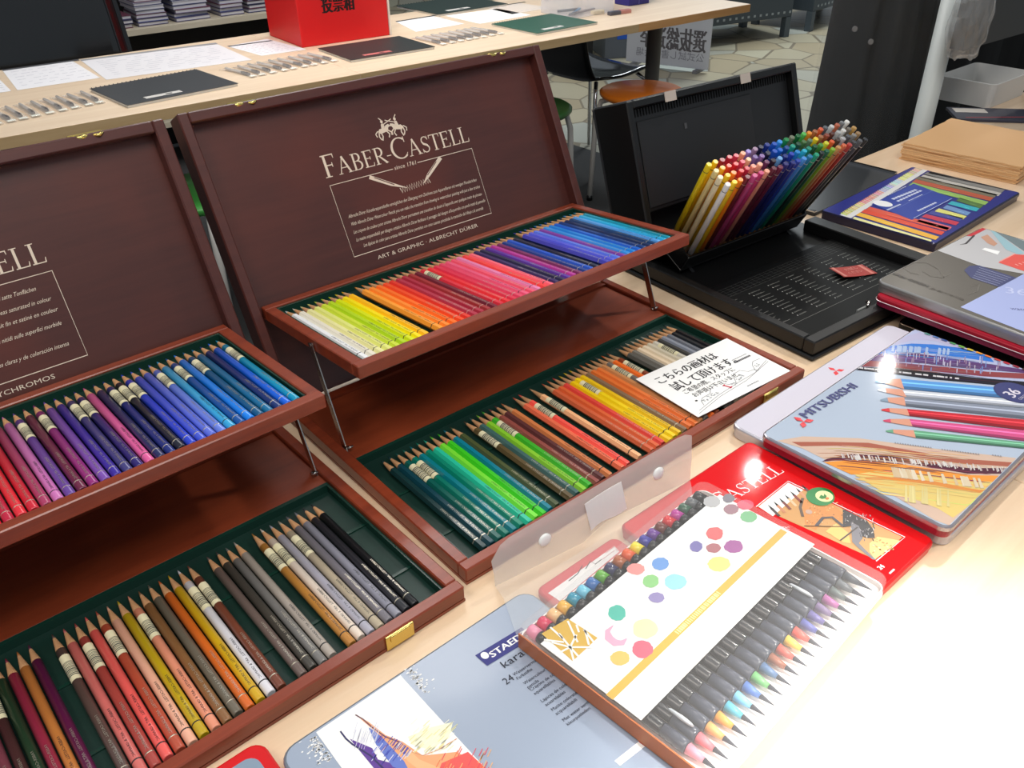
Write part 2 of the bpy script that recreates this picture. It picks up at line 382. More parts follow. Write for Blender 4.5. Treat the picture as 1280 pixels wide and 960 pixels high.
def wooden_case(M, label, tray_y, tray_z, tray_t, lid_a, hy, hz, kind):
    root = thing('wooden_pencil_case', label, 'pencil case', M)
    w = 0.0117
    # base
    b = MB(); b.box((0, 0, .0), (CW, CD, .003), M_WOOD)
    b.box((0, 0, .003), (CW, w, CHB), M_WOOD, .0012); b.box((0, w, .003), (w, CD, CHB), M_WOOD, .0012); b.box((CW - w, w, .003), (CW, CD, CHB), M_WOOD, .0012)
    b.box((w, CD - w, .003), (CW - w, CD, CHB - .002), M_WOOD)
    base = b.build('base', root)
    MB().box((w, .2085, .003), (CW - w, CD - w, .0122), M_DECK, .0004).build('rear_deck', base)
    g = MB(); g.box((w + .0004, w + .0004, .003), (CW - w - .0004, .2080, .0042), M_GREEN)
    for y in (.060, .135): g.box((w + .003, y, .0042), (CW - w - .003, y + .003, .0056), M_GREEN_RIM)
    for lo, hi in (((w + .0004, .2035, .0042), (CW - w - .0004, .2080, .0128)), ((w + .0004, w + .0004, .0042), (CW - w - .0004, w + .002, .0125)), ((w + .0004, w + .002, .0042), (w + .003, .2035, .0125)), ((CW - w - .003, w + .002, .0042), (CW - w - .0004, .2035, .0125))):
        g.box(lo, hi, M_GREEN_RIM)
    g.build('green_insert', base)
    c = MB(); c.box((.425, -.0022, .002), (.452, -.0002, .0165), M_BRASS, .0004); c.box((.429, -.0034, .010), (.448, -.0022, .0165), M_BRASS, .0004); c.build('brass_catch', base)
    # upper tray
    m0 = .0151; tw = CW - 2 * m0; tD = .2119; th = .0142; fw = .0118
    TM = T(m0, tray_y, tray_z) @ Matrix.Rotation(tray_t, 4, 'X')
    b = MB(); b.box((0, 0, -th), (tw, fw, 0), M_WOOD, .001); b.box((0, tD - fw, -th), (tw, tD, 0), M_WOOD, .001)
    b.box((0, fw, -th), (fw, tD - fw, 0), M_WOOD, .001); b.box((tw - fw, fw, -th), (tw, tD - fw, 0), M_WOOD, .001); b.box((fw, fw, -th), (tw - fw, tD - fw, -th + .002), M_WOOD)
    tr = b.build('upper_tray', root, TM)
    g = MB(); g.box((fw + .0003, fw + .0003, -th + .002), (tw - fw - .0003, tD - fw - .0003, -th + .003), M_GREEN)
    for y in (.055, .13): g.box((fw + .003, y, -th + .003), (tw - fw - .003, y + .003, -th + .0045), M_GREEN_RIM)
    for lo, hi in (((fw + .0003, tD - fw - .004, -th + .003), (tw - fw - .0003, tD - fw - .0003, -.002)), ((fw + .0003, fw + .0003, -th + .003), (tw - fw - .0003, fw + .0018, -.002)), ((fw + .0003, fw + .0018, -th + .003), (fw + .0022, tD - fw - .004, -.002)), ((tw - fw - .0022, fw + .0018, -th + .003), (tw - fw - .0003, tD - fw - .004, -.002))):
        g.box(lo, hi, M_GREEN_RIM)
    g.build('green_insert', tr)
    for sx, xx in ((0, .0134), (1, CW - .0134)):
        a = MB(); pts = [(xx, .2285, .0135), (xx, .2500, .0690), (xx, .2715, .1215)]
        dv = (Vector(pts[2]) - Vector(pts[0])).normalized(); nn = Vector((0, -dv.z, dv.y)) * .0042
        P = [Vector(pts[0]) - dv * .003, Vector(pts[2]) + dv * .003]
        t = .0006
        vs = [tuple(p + s * nn + Vector((q * t, 0, 0))) for p in P for s in (-1, 1) for q in (-1, 1)]
        a.add(vs, [(0, 1, 5, 4), (2, 6, 7, 3), (0, 4, 6, 2), (1, 3, 7, 5), (0, 2, 3, 1), (4, 5, 7, 6)], M_STEEL)
        sg = 1 if sx == 0 else -1
        for p in (pts[0], pts[2]): a.tube([(p[0] - .001, p[1], p[2]), (p[0] + sg * .0045, p[1], p[2])], .0022, M_STEEL)
        a.tube([(xx, .2215, .0185), (xx + sg * .006, .2215, .0185)], .0014, M_STEEL)
        a.build('cantilever_arm', root)
    # lid (x along, y up the open lid, z towards the viewer)
    ca, sa = math.cos(lid_a), math.sin(lid_a)
    LM = Matrix(((1, 0, 0, 0), (0, sa, -ca, hy), (0, ca, sa, hz), (0, 0, 0, 1)))
    L = .333; fr = .0118; dp = .030; rec = .0165
    b = MB(); b.box((0, 0, -dp), (fr, L, 0), M_WOOD_LID, .0014); b.box((CW - fr, 0, -dp), (CW, L, 0), M_WOOD_LID, .0014)
    b.box((fr, L - fr, -dp), (CW - fr, L, 0), M_WOOD_LID, .0014); b.box((fr, .0, -dp), (CW - fr, .006, -rec), M_WOOD_LID)
    lid = b.build('lid', root, LM)
    MB().box((fr, .006, -dp), (CW - fr, L - fr, -rec), M_PANEL).build('lid_panel', lid)
    p = MB(); z = -rec + .0002
    if kind == 'B':
        x0, x1, y0, y1, yt = .1485, .3600, .1370, .2243, .2335; xs = .1465; xe = .3610
        ly = (.1823, .1728, .1630, .1535, .1448); lx = (.158, .158, .158, .158, .165); le = (.352, .354, .3535, .3555, .349); lines = TXT_B; foot = 'ART & GRAPHIC · ALBRECHT DÜRER'; fx0, fx1, fy = .178, .333, .1254
    else:
        x0, x1, y0, y1, yt = .1465, .3580, .1325, .2192, .2283; xs = .1445; xe = .3582
        ly = (.2065, .1938, .1826, .1690, .1483); ly = tuple(v - .001 for v in ly); lx = (.156,) * 5; le = (.338, .347, .3488, .3470, .3460); lines = TXT_A; foot = 'ART & GRAPHIC · POLYCHROMOS'; fx0, fx1, fy = .178, .3235, .1215
    xm = (x0 + x1) / 2
    serif_word(p, xs, yt, xe - xs, .0262, .0200, M_INK, z)
    lw = .0009
    p.line([(xm - .017, y1), (x0, y1), (x0, y0), (x1, y0), (x1, y1), (xm + .0195, y1)], lw, M_INK, z)
    p.text('since 1761', xm - .015, y1 - .0016, .0052, M_INK, z, width=.032, shear=.15)
    if kind == 'B':                              # two crossing pencils over a scribble
        p.line([(xm - .052, y1 - .002), (xm - .026, y1 - .017), (xm - .006, y1 - .0262)], [.0050, .0042, .0006], M_INK, z)
        p.line([(xm - .046, y1 - .0040), (xm - .022, y1 - .0185)], .0011, mat((84, 40, 36), .5), z + .00006)
        p.line([(xm + .055, y1 - .0012), (xm + .030, y1 - .018), (xm + .019, y1 - .0265)], [.0052, .0046, .0006], M_INK, z)
        p.line([(xm + .047, y1 - .0045), (xm + .028, y1 - .0180)], .0010, mat((84, 40, 36), .5), z + .00006)
        sc_ = []
        for i in range(26): sc_.append((xm - .016 + i * .0018, y1 - .0275 + (-1) ** i * .0034 + i * .00012))
        p.line(sc_, .0012, M_INK, z)
    for t, yy, a, e in zip(lines, ly, lx, le): p.text(t, a, yy, .0042, M_INK, z, width=e - a, shear=.35)
    p.text(foot, fx0, fy, .0048, M_INK, z, width=fx1 - fx0)
    # two riders on horseback above the name
    ox, oy = xm - .002, yt + .0345
    for sx, dx in ((1, -.010), (-1, .009)):
        def Q(pts): return [(ox + dx + sx * a * .001, oy + bb * .001) for a, bb in pts]
        p.poly(Q([(-9, 3), (-6, 6), (0, 6), (4, 9), (8, 10), (10, 7), (7, 6), (5, 2), (0, 1), (-6, 0)]), M_INK, z)
        for lg in ([(-8, 2), (-9, -3), (-7, -7)], [(-5, 1), (-4, -3), (-6, -8)], [(3, 2), (6, -2), (4, -6)], [(5, 3), (9, 0), (9, -4)]): p.line(Q(lg), .0016, M_INK, z)
        p.line(Q([(-9, 4), (-13, 1), (-12, -3)]), .0014, M_INK, z)
        p.poly(Q([(-3, 6), (2, 6), (2, 11), (0, 12), (-2, 11)]), M_INK, z); p.ell(*Q([(0, 14)])[0], .0018, .002, M_INK, z)
        p.line(Q([(0, 10), (9, 13), (14, 15)]), .0011, M_INK, z); p.line(Q([(0, 16), (-3, 19)]), .0012, M_INK, z)
    p.build('printed_emblem', lid)
    for lx_ in (.073, .430):
        brass_latch(lid, Matrix.Translation((lx_, L + .0012, -.006)) @ Matrix.Rotation(R(90), 4, 'X') @ Matrix.Rotation(R(180), 4, 'X') @ Matrix.Rotation(R(90), 4, 'X'))
    return root, TM

MA = T(-0.429, 0.193, 0.0003, math.degrees(0.7078)); MB_ = T(-0.0434, 0.541, 0.0003, math.degrees(0.6856))
_, TMA = wooden_case(MA, 'open wooden pencil case on the left, cut off by the left photo edge', .1745, .1364, -.062, .4165, .3339, .0169, 'A')
_, TMB = wooden_case(MB_, 'open wooden pencil case in the middle with the full maker name on its lid', .1794, .1373, -.0891, .45, .3338, .0167, 'B')
_.name = 'wooden_pencil_case'
BLK = (26, 27, 30)
A_UP = {18: ('orange red', (226, 60, 40)), 19: ('scarlet', (222, 40, 44)), 20: ('red', (214, 30, 46)), 21: ('bright red', (222, 34, 50)), 22: ('crimson', (190, 28, 62)), 23: ('warm red', (228, 44, 58)), 24: ('deep red', (206, 30, 52)), 25: ('rose mauve', (170, 58, 100)), 26: ('pink lilac', (206, 116, 184)),
  27: ('purple', (104, 66, 156), 1), 28: ('maroon', (108, 30, 66)), 29: ('magenta', (148, 40, 122), 1), 30: ('violet', (122, 76, 176)), 31: ('indigo', (58, 38, 158)), 32: ('slate violet', (64, 60, 124), 1), 33: ('dark indigo', (42, 30, 112), 1), 34: ('pink', (226, 96, 160)), 35: ('dark navy', (34, 38, 92)), 36: ('navy', (28, 42, 122), 1), 37: ('blue black', (26, 28, 46), 1),
  38: ('blue', (40, 66, 208), 1), 39: ('periwinkle blue', (66, 88, 214)), 40: ('periwinkle', (92, 112, 222)), 41: ('light periwinkle', (106, 132, 228), 1), 42: ('sky cyan', (52, 168, 222)), 43: ('dark azure', (16, 82, 160), 1), 44: ('bright azure', (20, 132, 240)), 45: ('deep teal blue', (8, 88, 134), 1), 46: ('teal blue', (12, 110, 160)), 47: ('navy blue', (18, 46, 112)), 48: ('bright blue', (16, 100, 226)), 49: ('turquoise', (0, 150, 190), 1)}
A_LOW = {14: ('mauve brown', (122, 62, 74)), 15: ('maroon brown', (74, 44, 44), 1), 16: ('dark green', (38, 62, 42)), 17: ('wine rose', (150, 44, 68)), 18: ('ochre orange', (196, 122, 60)), 19: ('plum', (92, 26, 66)), 21: ('taupe brown', (92, 72, 66), 1), 22: ('salmon pink', (216, 112, 106)), 23: ('brick', (172, 72, 64), 1), 24: ('coral', (240, 98, 92)), 25: ('terracotta', (186, 82, 58), 1), 26: ('pale peach', (242, 180, 152)),
  27: ('mustard', (196, 166, 28)), 28: ('salmon', (236, 152, 122), 1), 29: ('brown', (140, 98, 60)), 30: ('grey taupe', (112, 104, 90)), 31: ('orange', (220, 108, 40)), 32: ('golden yellow', (212, 170, 30)), 33: ('white', (226, 224, 230), 1), 34: ('chestnut brown', (122, 68, 50), 1), 36: ('warm taupe', (112, 96, 90)), 37: ('dark grey', (72, 68, 62)), 38: ('grey', (122, 120, 118)), 39: ('light grey', (178, 168, 158)),
  41: ('ochre', (188, 130, 60), 1), 42: ('cream white', (232, 216, 200), 1), 43: ('lavender grey', (176, 174, 188)), 44: ('beige', (186, 172, 148), 1), 45: ('mid grey', (122, 118, 126)), 46: ('bluish grey', (146, 146, 160)), 47: ('charcoal', (44, 44, 50)), 48: ('black', BLK)}
B_UP = {0: ('white', (236, 238, 240)), 1: ('cream', (232, 226, 208)), 2: ('pale yellow', (232, 228, 160)), 3: ('pale lemon', (226, 230, 130)), 4: ('lime yellow', (204, 222, 60)), 5: ('lime', (180, 214, 30)), 6: ('acid lime', (214, 226, 10)), 7: ('lemon', (248, 226, 0)), 8: ('amber', (252, 190, 20)), 10: ('light orange', (252, 160, 50)), 11: ('pale orange', (252, 140, 44)), 12: ('orange', (250, 112, 30)),
  13: ('red orange', (240, 76, 30)), 14: ('vermilion', (226, 52, 36)), 15: ('dark rose', (178, 44, 70)), 16: ('crimson', (172, 34, 60)), 17: ('brick red', (160, 40, 44)), 18: ('maroon', (112, 22, 46)), 19: ('red', (222, 40, 60), 1), 20: ('scarlet', (232, 44, 54)), 21: ('carmine', (222, 44, 76)), 22: ('rose', (226, 64, 100)), 23: ('pink', (234, 88, 126)), 24: ('rose pink', (238, 84, 112)), 25: ('lilac pink', (232, 130, 178)), 26: ('coral red', (244, 66, 66)), 27: ('salmon pink', (248, 104, 122)),
  28: ('dark violet', (50, 32, 92)), 29: ('blue black', (28, 28, 72)), 30: ('purple', (90, 44, 156)), 31: ('magenta', (184, 50, 150)), 32: ('wine', (120, 34, 92)), 33: ('navy', (20, 56, 138)), 34: ('royal blue', (26, 84, 196)), 35: ('black blue', (20, 28, 58)), 37: ('violet blue', (66, 66, 186)), 38: ('periwinkle', (86, 92, 216)), 39: ('light periwinkle', (90, 120, 226)), 40: ('magenta violet', (130, 60, 160)), 41: ('sky blue', (50, 144, 224)), 42: ('azure', (20, 130, 214)), 43: ('cobalt', (16, 96, 200)),
  44: ('dark blue', (10, 56, 122)), 45: ('deep navy', (12, 40, 88)), 46: ('night blue', (14, 60, 110)), 47: ('cornflower', (84, 156, 226)), 48: ('cyan', (40, 170, 216)), 49: ('teal', (0, 142, 168))}
B_LOW = {0: ('pine green', (18, 52, 54)), 1: ('dark teal', (14, 62, 74)), 2: ('deep green', (10, 88, 80), 1), 3: ('blue green', (8, 112, 96), 1), 4: ('teal', (6, 118, 130)), 5: ('sea green', (6, 128, 104)), 6: ('aquamarine', (40, 190, 156)), 7: ('lime green', (118, 220, 56)), 8: ('grass green', (60, 196, 36)), 9: ('teal blue', (8, 122, 142)), 10: ('olive', (74, 84, 50)), 12: ('olive brown', (92, 78, 50), 1), 13: ('slate teal', (62, 98, 96)), 14: ('yellow green', (132, 196, 48)), 15: ('green', (60, 170, 44), 1),
  16: ('rose brown', (142, 74, 66)), 17: ('maroon brown', (92, 50, 50)), 18: ('tan orange', (206, 122, 72)), 20: ('salmon orange', (232, 110, 78)), 21: ('coral', (244, 92, 80), 1), 23: ('peach', (246, 184, 134), 1), 25: ('terracotta', (206, 96, 60)), 26: ('burnt orange', (216, 98, 54)), 27: ('coral red', (220, 72, 62)), 28: ('yellow', (232, 196, 20)), 29: ('bright yellow', (238, 206, 24), 1), 30: ('golden yellow', (228, 186, 24)), 31: ('warm grey', (130, 104, 80)), 32: ('tangerine', (222, 112, 50)),
  33: ('orange', (226, 118, 56)), 34: ('tan', (196, 134, 84)), 35: ('grey', (112, 106, 100), 1), 36: ('bright orange', (236, 108, 40)), 37: ('reddish brown', (132, 66, 40), 1), 39: ('dark grey', (88, 86, 80)), 40: ('mid grey', (118, 114, 106)), 41: ('cream', (230, 208, 178)), 42: ('ivory', (222, 206, 180)), 43: ('beige', (204, 194, 172)), 44: ('pale beige', (206, 200, 186), 1), 45: ('charcoal grey', (62, 62, 62)), 46: ('bluish grey', (140, 146, 160)), 47: ('cool grey', (110, 114, 124)), 48: ('soft black', (34, 38, 44)), 49: ('black', (24, 26, 32))}
def fill(rows, case, TMx, kind, where, x0, y0, tray, side):
    keys = sorted(rows); n = len(keys)
    for i, kx in enumerate(keys):
        q = rows[kx]; nm, c = q[0], q[1]; st = len(q) > 2
        j = (i + 1) if side == 'left' else (n - i)
        jit = random.uniform(-.0012, .0012)
        if tray: Mx = case @ TMx @ T(x0 - .0151 + .00895 * kx, y0 + jit, -.0142 + .0045 + .0043)
        else: Mx = case @ T(x0 + .00895 * kx, y0 + jit, .0056 + .0043)
        end = ('at the %s end of' % side) if j == 1 else ('%s from the %s in' % (ordn(j), side))
        place_pencil(kind, Mx, c, '%s pencil%s, %s %s' % (nm, ' with barcode sticker' if st else '', end, where), 'coloured pencils in ' + where, st)
fill(A_UP, MA, TMA, 'round', "left case's upper tray", .0335, .0152, True, 'right')
fill(A_LOW, MA, TMA, 'round', "left case's lower tray", .0375, .0165, False, 'right')
fill(B_UP, MB_, TMB, 'hex', "middle case's upper tray", .0338, .0150, True, 'left')
fill(B_LOW, MB_, TMB, 'hex', "middle case's lower tray", .0340, .0165, False, 'left')
# ------------------------------------------------------------------ white card in the middle case
SM = T(0.2029, 0.7660, 0.0, 35.85); SZ = .0180
CX, CY = .1566, .0985
MSG = SM @ T(0, 0, SZ)
card = MB(); card.box((0, 0, 0), (CX, CY, .0006), M_WHITE); card_o = card.build('message_card')
tag(card_o, "white card with black handwriting lying across the middle case's lower tray", 'card', None, MSG)
b = MB(); z = .0008; HW = mat((28, 26, 30), .8)
b.text('こちらの画材は', .016, .073, .0125, HW, z, width=.098, bold=.0004)
b.text('試して頂けます。', .020, .052, .0130, HW, z, width=.104, bold=.0004)
b.text('ご希望の際、スタッフに', .023, .0405, .0068, HW, z, width=.084, bold=.0001)
b.text('お声掛け下さいませ。', .027, .0295, .0068, HW, z, width=.076, bold=.0001)
for x0, x1, y, w, m in ((.120, .146, .058, .0012, M_GREYTXT), (.118, .147, .0525, .0032, mat((70, 70, 78), .8)), (.090, .110, .0085, .0015, M_GREYTXT)):
    x = x0
    while x < x1: q = random.uniform(.0012, .003); b.rect(x, y - w / 2, min(x + q, x1), y + w / 2, m, z); x += q + .0006
hill = [(.022, .012), (.026, .020), (.032, .0235), (.045, .024), (.052, .030), (.060, .033), (.072, .032), (.076, .024), (.086, .0215), (.092, .030), (.098, .036), (.110, .037), (.116, .029), (.126, .028), (.131, .036), (.138, .041), (.150, .0405)]
b.line(hill, .0007, M_GREYTXT, z)
b.line([(.010, .008), (.05, .016), (.09, .0205), (.12, .0225), (.153, .033)], .0006, M_GREYTXT, z); b.line([(.006, .004), (.05, .013), (.10, .0175), (.153, .030)], .0006, M_GREYTXT, z)
for hx, hy in ((.03, .018), (.042, .019), (.05, .0205), (.083, .0205), (.095, .025), (.104, .0275), (.125, .0255), (.136, .032)):
    for i in range(7): b.ell(hx + random.uniform(-.004, .004), hy + random.uniform(-.002, .003), .0012, .0009, mat((176, 178, 182), .8), z, n=7)
b.line([(.0700, .0265), (.0735, .0180)], .0022, mat((208, 50, 80), .7), z + .0001); b.line([(.068, .0258), (.0725, .0270)], .0014, mat((208, 50, 80), .7), z + .0001); b.line([(.0715, .0175), (.0760, .0190)], .0016, mat((208, 50, 80), .7), z + .0001)
b.ell(.022, .0235, .0018, .0014, HW, z)
b.build('handwriting', card_o)

# ------------------------------------------------------------------ black pencil case with the leaning rack
CM = T(0.373, 0.905, 0.0003, math.degrees(0.634))
cw, cd, ch = .352, .350, .025
root = thing('black_pencil_case', 'open black hinged pencil case with a printed colour chart in its base', 'pencil case', CM)
b = MB(); b.box((0, 0, 0), (cw, cd, .006), M_CASE, .002); b.box((.004, .004, .006), (cw - .002, .020, ch), M_CASE, .0015); b.box((.004, .0205, .006), (.018, cd - .004, ch), M_CASE, .0015)
b.box((cw - .030, .0205, .006), (cw - .002, cd - .09, ch), M_CASE, .0015); b.box((.0185, cd - .016, .006), (cw - .002, cd - .004, ch - .008), M_CASE, .0015)
base = b.build('base', root)
MB().box((.0185, .0205, .006), (cw - .0305, .205, .0100), M_CASE_IN).build('tray_floor', base)
b = MB(); z = .0102; CHT = mat((118, 118, 114), .6); CHL = mat((84, 84, 82), .6)
for i in range(29): b.rect(.026 + i * .0104, .170, .0264 + i * .0104, .192, CHL, z)
for y in (.170, .1755, .181, .1865, .192): b.rect(.026, y, .3176, y + .0004, CHL, z)
for r_ in range(7):
    x = .030 + r_ * .041
    for i in range(11):
        y = .160 - i * .0082
        b.ell(x, y, .0011, .0011, mat((170, 170, 166), .6), z, n=8)
        b.rect(x + .003, y - .0010, x + .003 + random.uniform(.010, .022), y - .0002, CHT, z); b.rect(x + .003, y + .0004, x + .003 + random.uniform(.007, .016), y + .0010, CHL, z)
b.line([(.024, .066), (.318, .066)], .0006, CHT, z); b.line([(.024, .066), (.024, .195)], .0006, CHL, z)
b.build('printed_colour_chart', base)
b = MB(); b.box((.118, .0208, .012), (.142, .0240, .0255), mat((120, 122, 120), .4), .0008); b.tube([(.136, .020, .026), (.144, .0225, .0285), (.147, .028, .026)], .0022, M_STEEL); b.build('metal_clasp', base)
# lid
ph = .330; Hl = .232; dl = .077; sp, cp = math.sin(ph), math.cos(ph)
LM = Matrix(((1, 0, 0, 0), (0, sp, -cp, cd + .0015), (0, cp, sp, .004), (0, 0, 0, 1)))   # x along, y up the lid, z towards the viewer
b = MB(); b.box((0, 0, 0), (.366, Hl, .006), M_CASE, .003); b.box((0, .012, .006), (.012, Hl, dl), M_CASE, .002); b.box((.354, .012, .006), (.366, Hl, dl), M_CASE, .002)
b.box((.012, Hl - .012, .006), (.354, Hl, dl), M_CASE, .002); b.box((.012, .012, dl - .046), (.354, .074, dl - .040), mat((14, 15, 16), .45)); b.box((.012, .074, dl - .046), (.354, Hl - .012, dl - .012), mat((18, 19, 21), .45), .0015)
lid = b.build('lid', root, LM)
b = MB(); b.box((.022, .080, dl - .0118), (.262, Hl - .030, dl - .0100), mat((26, 27, 29), .5), .001); b.build('lid_pad', lid)
b = MB()
for i in range(60): b.box((.016 + i * .0056, Hl - .024, dl - .0118), (.0172 + i * .0056, Hl - .0135, dl - .0108), M_CASE_IN)
b.build('ribbed_strip', lid)
for x in (.072, .232):
    MB().box((x, Hl - .013, dl), (x + .022, Hl + .0008, dl + .0012), mat((188, 176, 166), .5)).build('latch_plate', lid)
b = MB(); b.lathe([(.009, 0), (.009, .002), (.005, .0035)], mat((40, 40, 42), .25, .6), 20, T(.030, .058, dl - .0398)); b.build('press_stud', lid)
b = MB(); b.box((.112, Hl - .056, dl - .0098), (.117, Hl - .048, dl - .0092), mat((70, 70, 72), .4)); b.build('maker_badge', lid)
# red label in the base
q = CM.inverted() @ at(1066, 340, .012)
b = MB(); LBL = CM @ T(q.x, q.y, .0106, -16)
n = 8; vs = []; W2, H2 = .030, .0165
for i in range(n + 1):
    xx = -W2 + 2 * W2 * i / n; zz = .0006 + .005 * (1 - i / n) ** 2
    vs += [(xx, -H2, zz), (xx, H2, zz), (xx, -H2, zz + .0004), (xx, H2, zz + .0004)]
fs = []
for i in range(n): a = 4 * i; fs += [(a, a + 1, a + 5, a + 4), (a + 2, a + 6, a + 7, a + 3), (a, a + 4, a + 6, a + 2), (a + 1, a + 3, a + 7, a + 5)]
b.add(vs, fs, mat((176, 52, 44), .5)); lab = b.build('red_label'); tag(lab, "small curled red paper label lying on the black case's colour chart", 'label', None, LBL)
b = MB(); zz = .0028
b.rect(-.0275, -.016, -.0230, .016, mat((214, 130, 116), .5), .0058); b.rect(.021, -.016, .026, .016, mat((214, 130, 116), .5), .0013)
b.text('お試し', -.010, .003, .0065, mat((222, 150, 136), .6), .0036, width=.022); b.text('ください', -.012, -.008, .0060, mat((222, 150, 136), .6), .0036, width=.024)
b.build('label_print', lab)
# rack
RK = CM @ T(0, .2705, .0262) @ Matrix.Rotation(R(29.4), 4, 'X')     # local z runs up the pencils
rk = thing('pencil_rack', 'black slanted pencil rack standing in the open black case', 'rack', RK)
b = MB(); x0, x1, y0, y1 = .045, .318, -.009, .046
b.box((x0, y0, -.012), (x1, y1, -.008), M_BLACK, .0008); b.box((x0, y0, -.008), (x1, y0 + .003, .0190), M_BLACK, .0008); b.box((x0, y1 - .003, -.008), (x1, y1, .0190), M_BLACK, .0008)
b.box((x0, y0 + .003, -.008), (x0 + .003, y1 - .003, .0190), M_BLACK); b.box((x1 - .003, y0 + .003, -.008), (x1, y1 - .003, .0190), M_BLACK)
b.build('trough', rk)
for xx in (x0 + .02, x1 - .026):
    Mi = RK.inverted() @ CM; P = [(xx, .262, .0065), (xx, .312, .0065), (xx + .006, .262, .0065), (xx + .006, .312, .0065)]
    low = [Mi @ Vector(p) for p in P]; up = [Vector((low[0].x, y0 + .004, -.0121)), Vector((low[1].x, y1 - .004, -.0121)), Vector((low[2].x, y0 + .004, -.0121)), Vector((low[3].x, y1 - .004, -.0121))]
    MB().add([tuple(p) for p in low + up], [(0, 2, 3, 1), (4, 5, 7, 6), (0, 4, 6, 2), (1, 3, 7, 5), (0, 1, 5, 4), (2, 6, 7, 3)], M_BLACK).build('foot', rk)
ROWS = [
 [('white', (236, 238, 240)), ('yellow', (246, 206, 30)), ('orange', (248, 136, 20)), ('dark crimson', (110, 22, 44)), ('orchid pink', (204, 78, 138)), ('magenta pink', (198, 52, 112)), ('peach', (236, 158, 132)), ('maroon', (96, 28, 52)), ('wine', (104, 26, 58)), ('indigo', (36, 34, 108)), ('navy', (24, 34, 112)), ('royal blue', (30, 60, 160)), ('light blue', (70, 140, 214)), ('teal blue', (20, 116, 160)), ('emerald', (20, 150, 116)), ('black green', (24, 40, 38)), ('dark green', (16, 92, 62)), ('lime', (130, 170, 40)), ('tan', (196, 140, 80)), ('burnt orange', (206, 100, 62)), ('brick red', (176, 54, 46)), ('charcoal', (60, 60, 64)), ('dark grey', (84, 84, 88)), ('black', (24, 24, 26))],
 [('cream', (236, 226, 190)), ('golden yellow', (242, 196, 24)), ('deep orange', (240, 128, 30)), ('red', (210, 46, 50)), ('carmine', (200, 40, 66)), ('pale salmon', (240, 150, 130)), ('flesh pink', (242, 178, 150)), ('plum', (100, 40, 84)), ('black violet', (40, 24, 46)), ('pale blue', (110, 164, 220)), ('dark blue', (20, 40, 120)), ('ultramarine', (34, 60, 170)), ('azure', (30, 128, 200)), ('cyan', (40, 170, 200)), ('sea green', (20, 134, 110)), ('forest green', (28, 84, 52)), ('leaf green', (70, 140, 60)), ('yellow green', (206, 206, 50)), ('orange brown', (216, 92, 40)), ('sepia', (74, 54, 44)), ('silver', (170, 170, 172)), ('slate', (72, 76, 82)), ('stone grey', (128, 126, 122)), ('bronze', (150, 118, 76))],
 [('pale cream', (232, 214, 150)), ('amber', (246, 172, 26)), ('vermilion', (228, 70, 46)), ('scarlet', (214, 36, 48)), ('rose', (214, 66, 96)), ('pale peach', (240, 190, 150)), ('pale violet', (116, 90, 156)), ('mauve', (128, 96, 160)), ('midnight', (22, 26, 60)), ('cobalt', (26, 76, 180)), ('bright blue', (20, 96, 200)), ('deep blue', (16, 70, 140)), ('turquoise', (30, 150, 130)), ('bottle green', (26, 74, 54)), ('moss', (70, 110, 60)), ('sage', (92, 120, 92)), ('lemon', (230, 200, 40)), ('sienna', (156, 100, 62)), ('rust', (140, 66, 46)), ('dark brown', (84, 44, 36)), ('pale grey', (170, 172, 172)), ('off white', (214, 214, 210)), ('taupe', (110, 102, 92)), ('ochre', (178, 138, 72))],
 [('bright yellow', (240, 214, 20)), ('strong yellow', (246, 196, 10)), ('dark red', (150, 28, 44)), ('cherry red', (180, 34, 54)), ('raspberry', (206, 60, 84)), ('apricot', (240, 166, 132)), ('lilac', (140, 118, 200)), ('grey mauve', (150, 120, 150)), ('black blue', (20, 24, 60)), ('sapphire', (20, 44, 130)), ('medium blue', (24, 80, 180)), ('sky blue', (50, 140, 220)), ('jade', (24, 130, 70)), ('grey green', (110, 118, 96)), ('deep green', (20, 96, 50)), ('apple green', (80, 180, 80)), ('orange yellow', (222, 140, 40)), ('caramel', (160, 96, 56)), ('orange red', (210, 88, 46)), ('gunmetal', (86, 92, 98)), ('light silver', (196, 198, 198)), ('copper', (176, 90, 60)), ('steel grey', (110, 112, 114)), ('pure white', (224, 224, 220))]]
rn = ['front row', 'second row', 'third row', 'back row']
for r_, row in enumerate(ROWS):
    for i, (nm, c) in enumerate(row):
        f = i / 23; x = .060 + f * (.310 - .060) - .0015 * (r_ % 2); yy = -.0005 + r_ * .0128
        dx = -.030 + .052 * f + random.uniform(-.001, .001)
        d = Vector((dx, random.uniform(-.0010, .0010), .1735)).normalized()
        p0 = Vector((x, yy, -.0065)); up = p0 + d * PL
        ax = (RK.to_3x3() @ (-d)).normalized(); xx = (RK.to_3x3() @ Vector((1, 0, 0))); zz = xx.cross(ax).normalized(); xx = ax.cross(zz)
        M3 = Matrix((xx, ax, zz)).transposed().to_4x4(); M3.translation = RK @ up
        where = 'at the %s end of' % ('left' if i == 0 else 'right') if i in (0, 23) else '%s from the left in' % ordn(i + 1)
        place_pencil('round', M3, c, '%s pencil, %s the slanted rack\'s %s' % (nm, where, rn[r_]), "pencils leaning in the black case's rack", False, imprint=False)

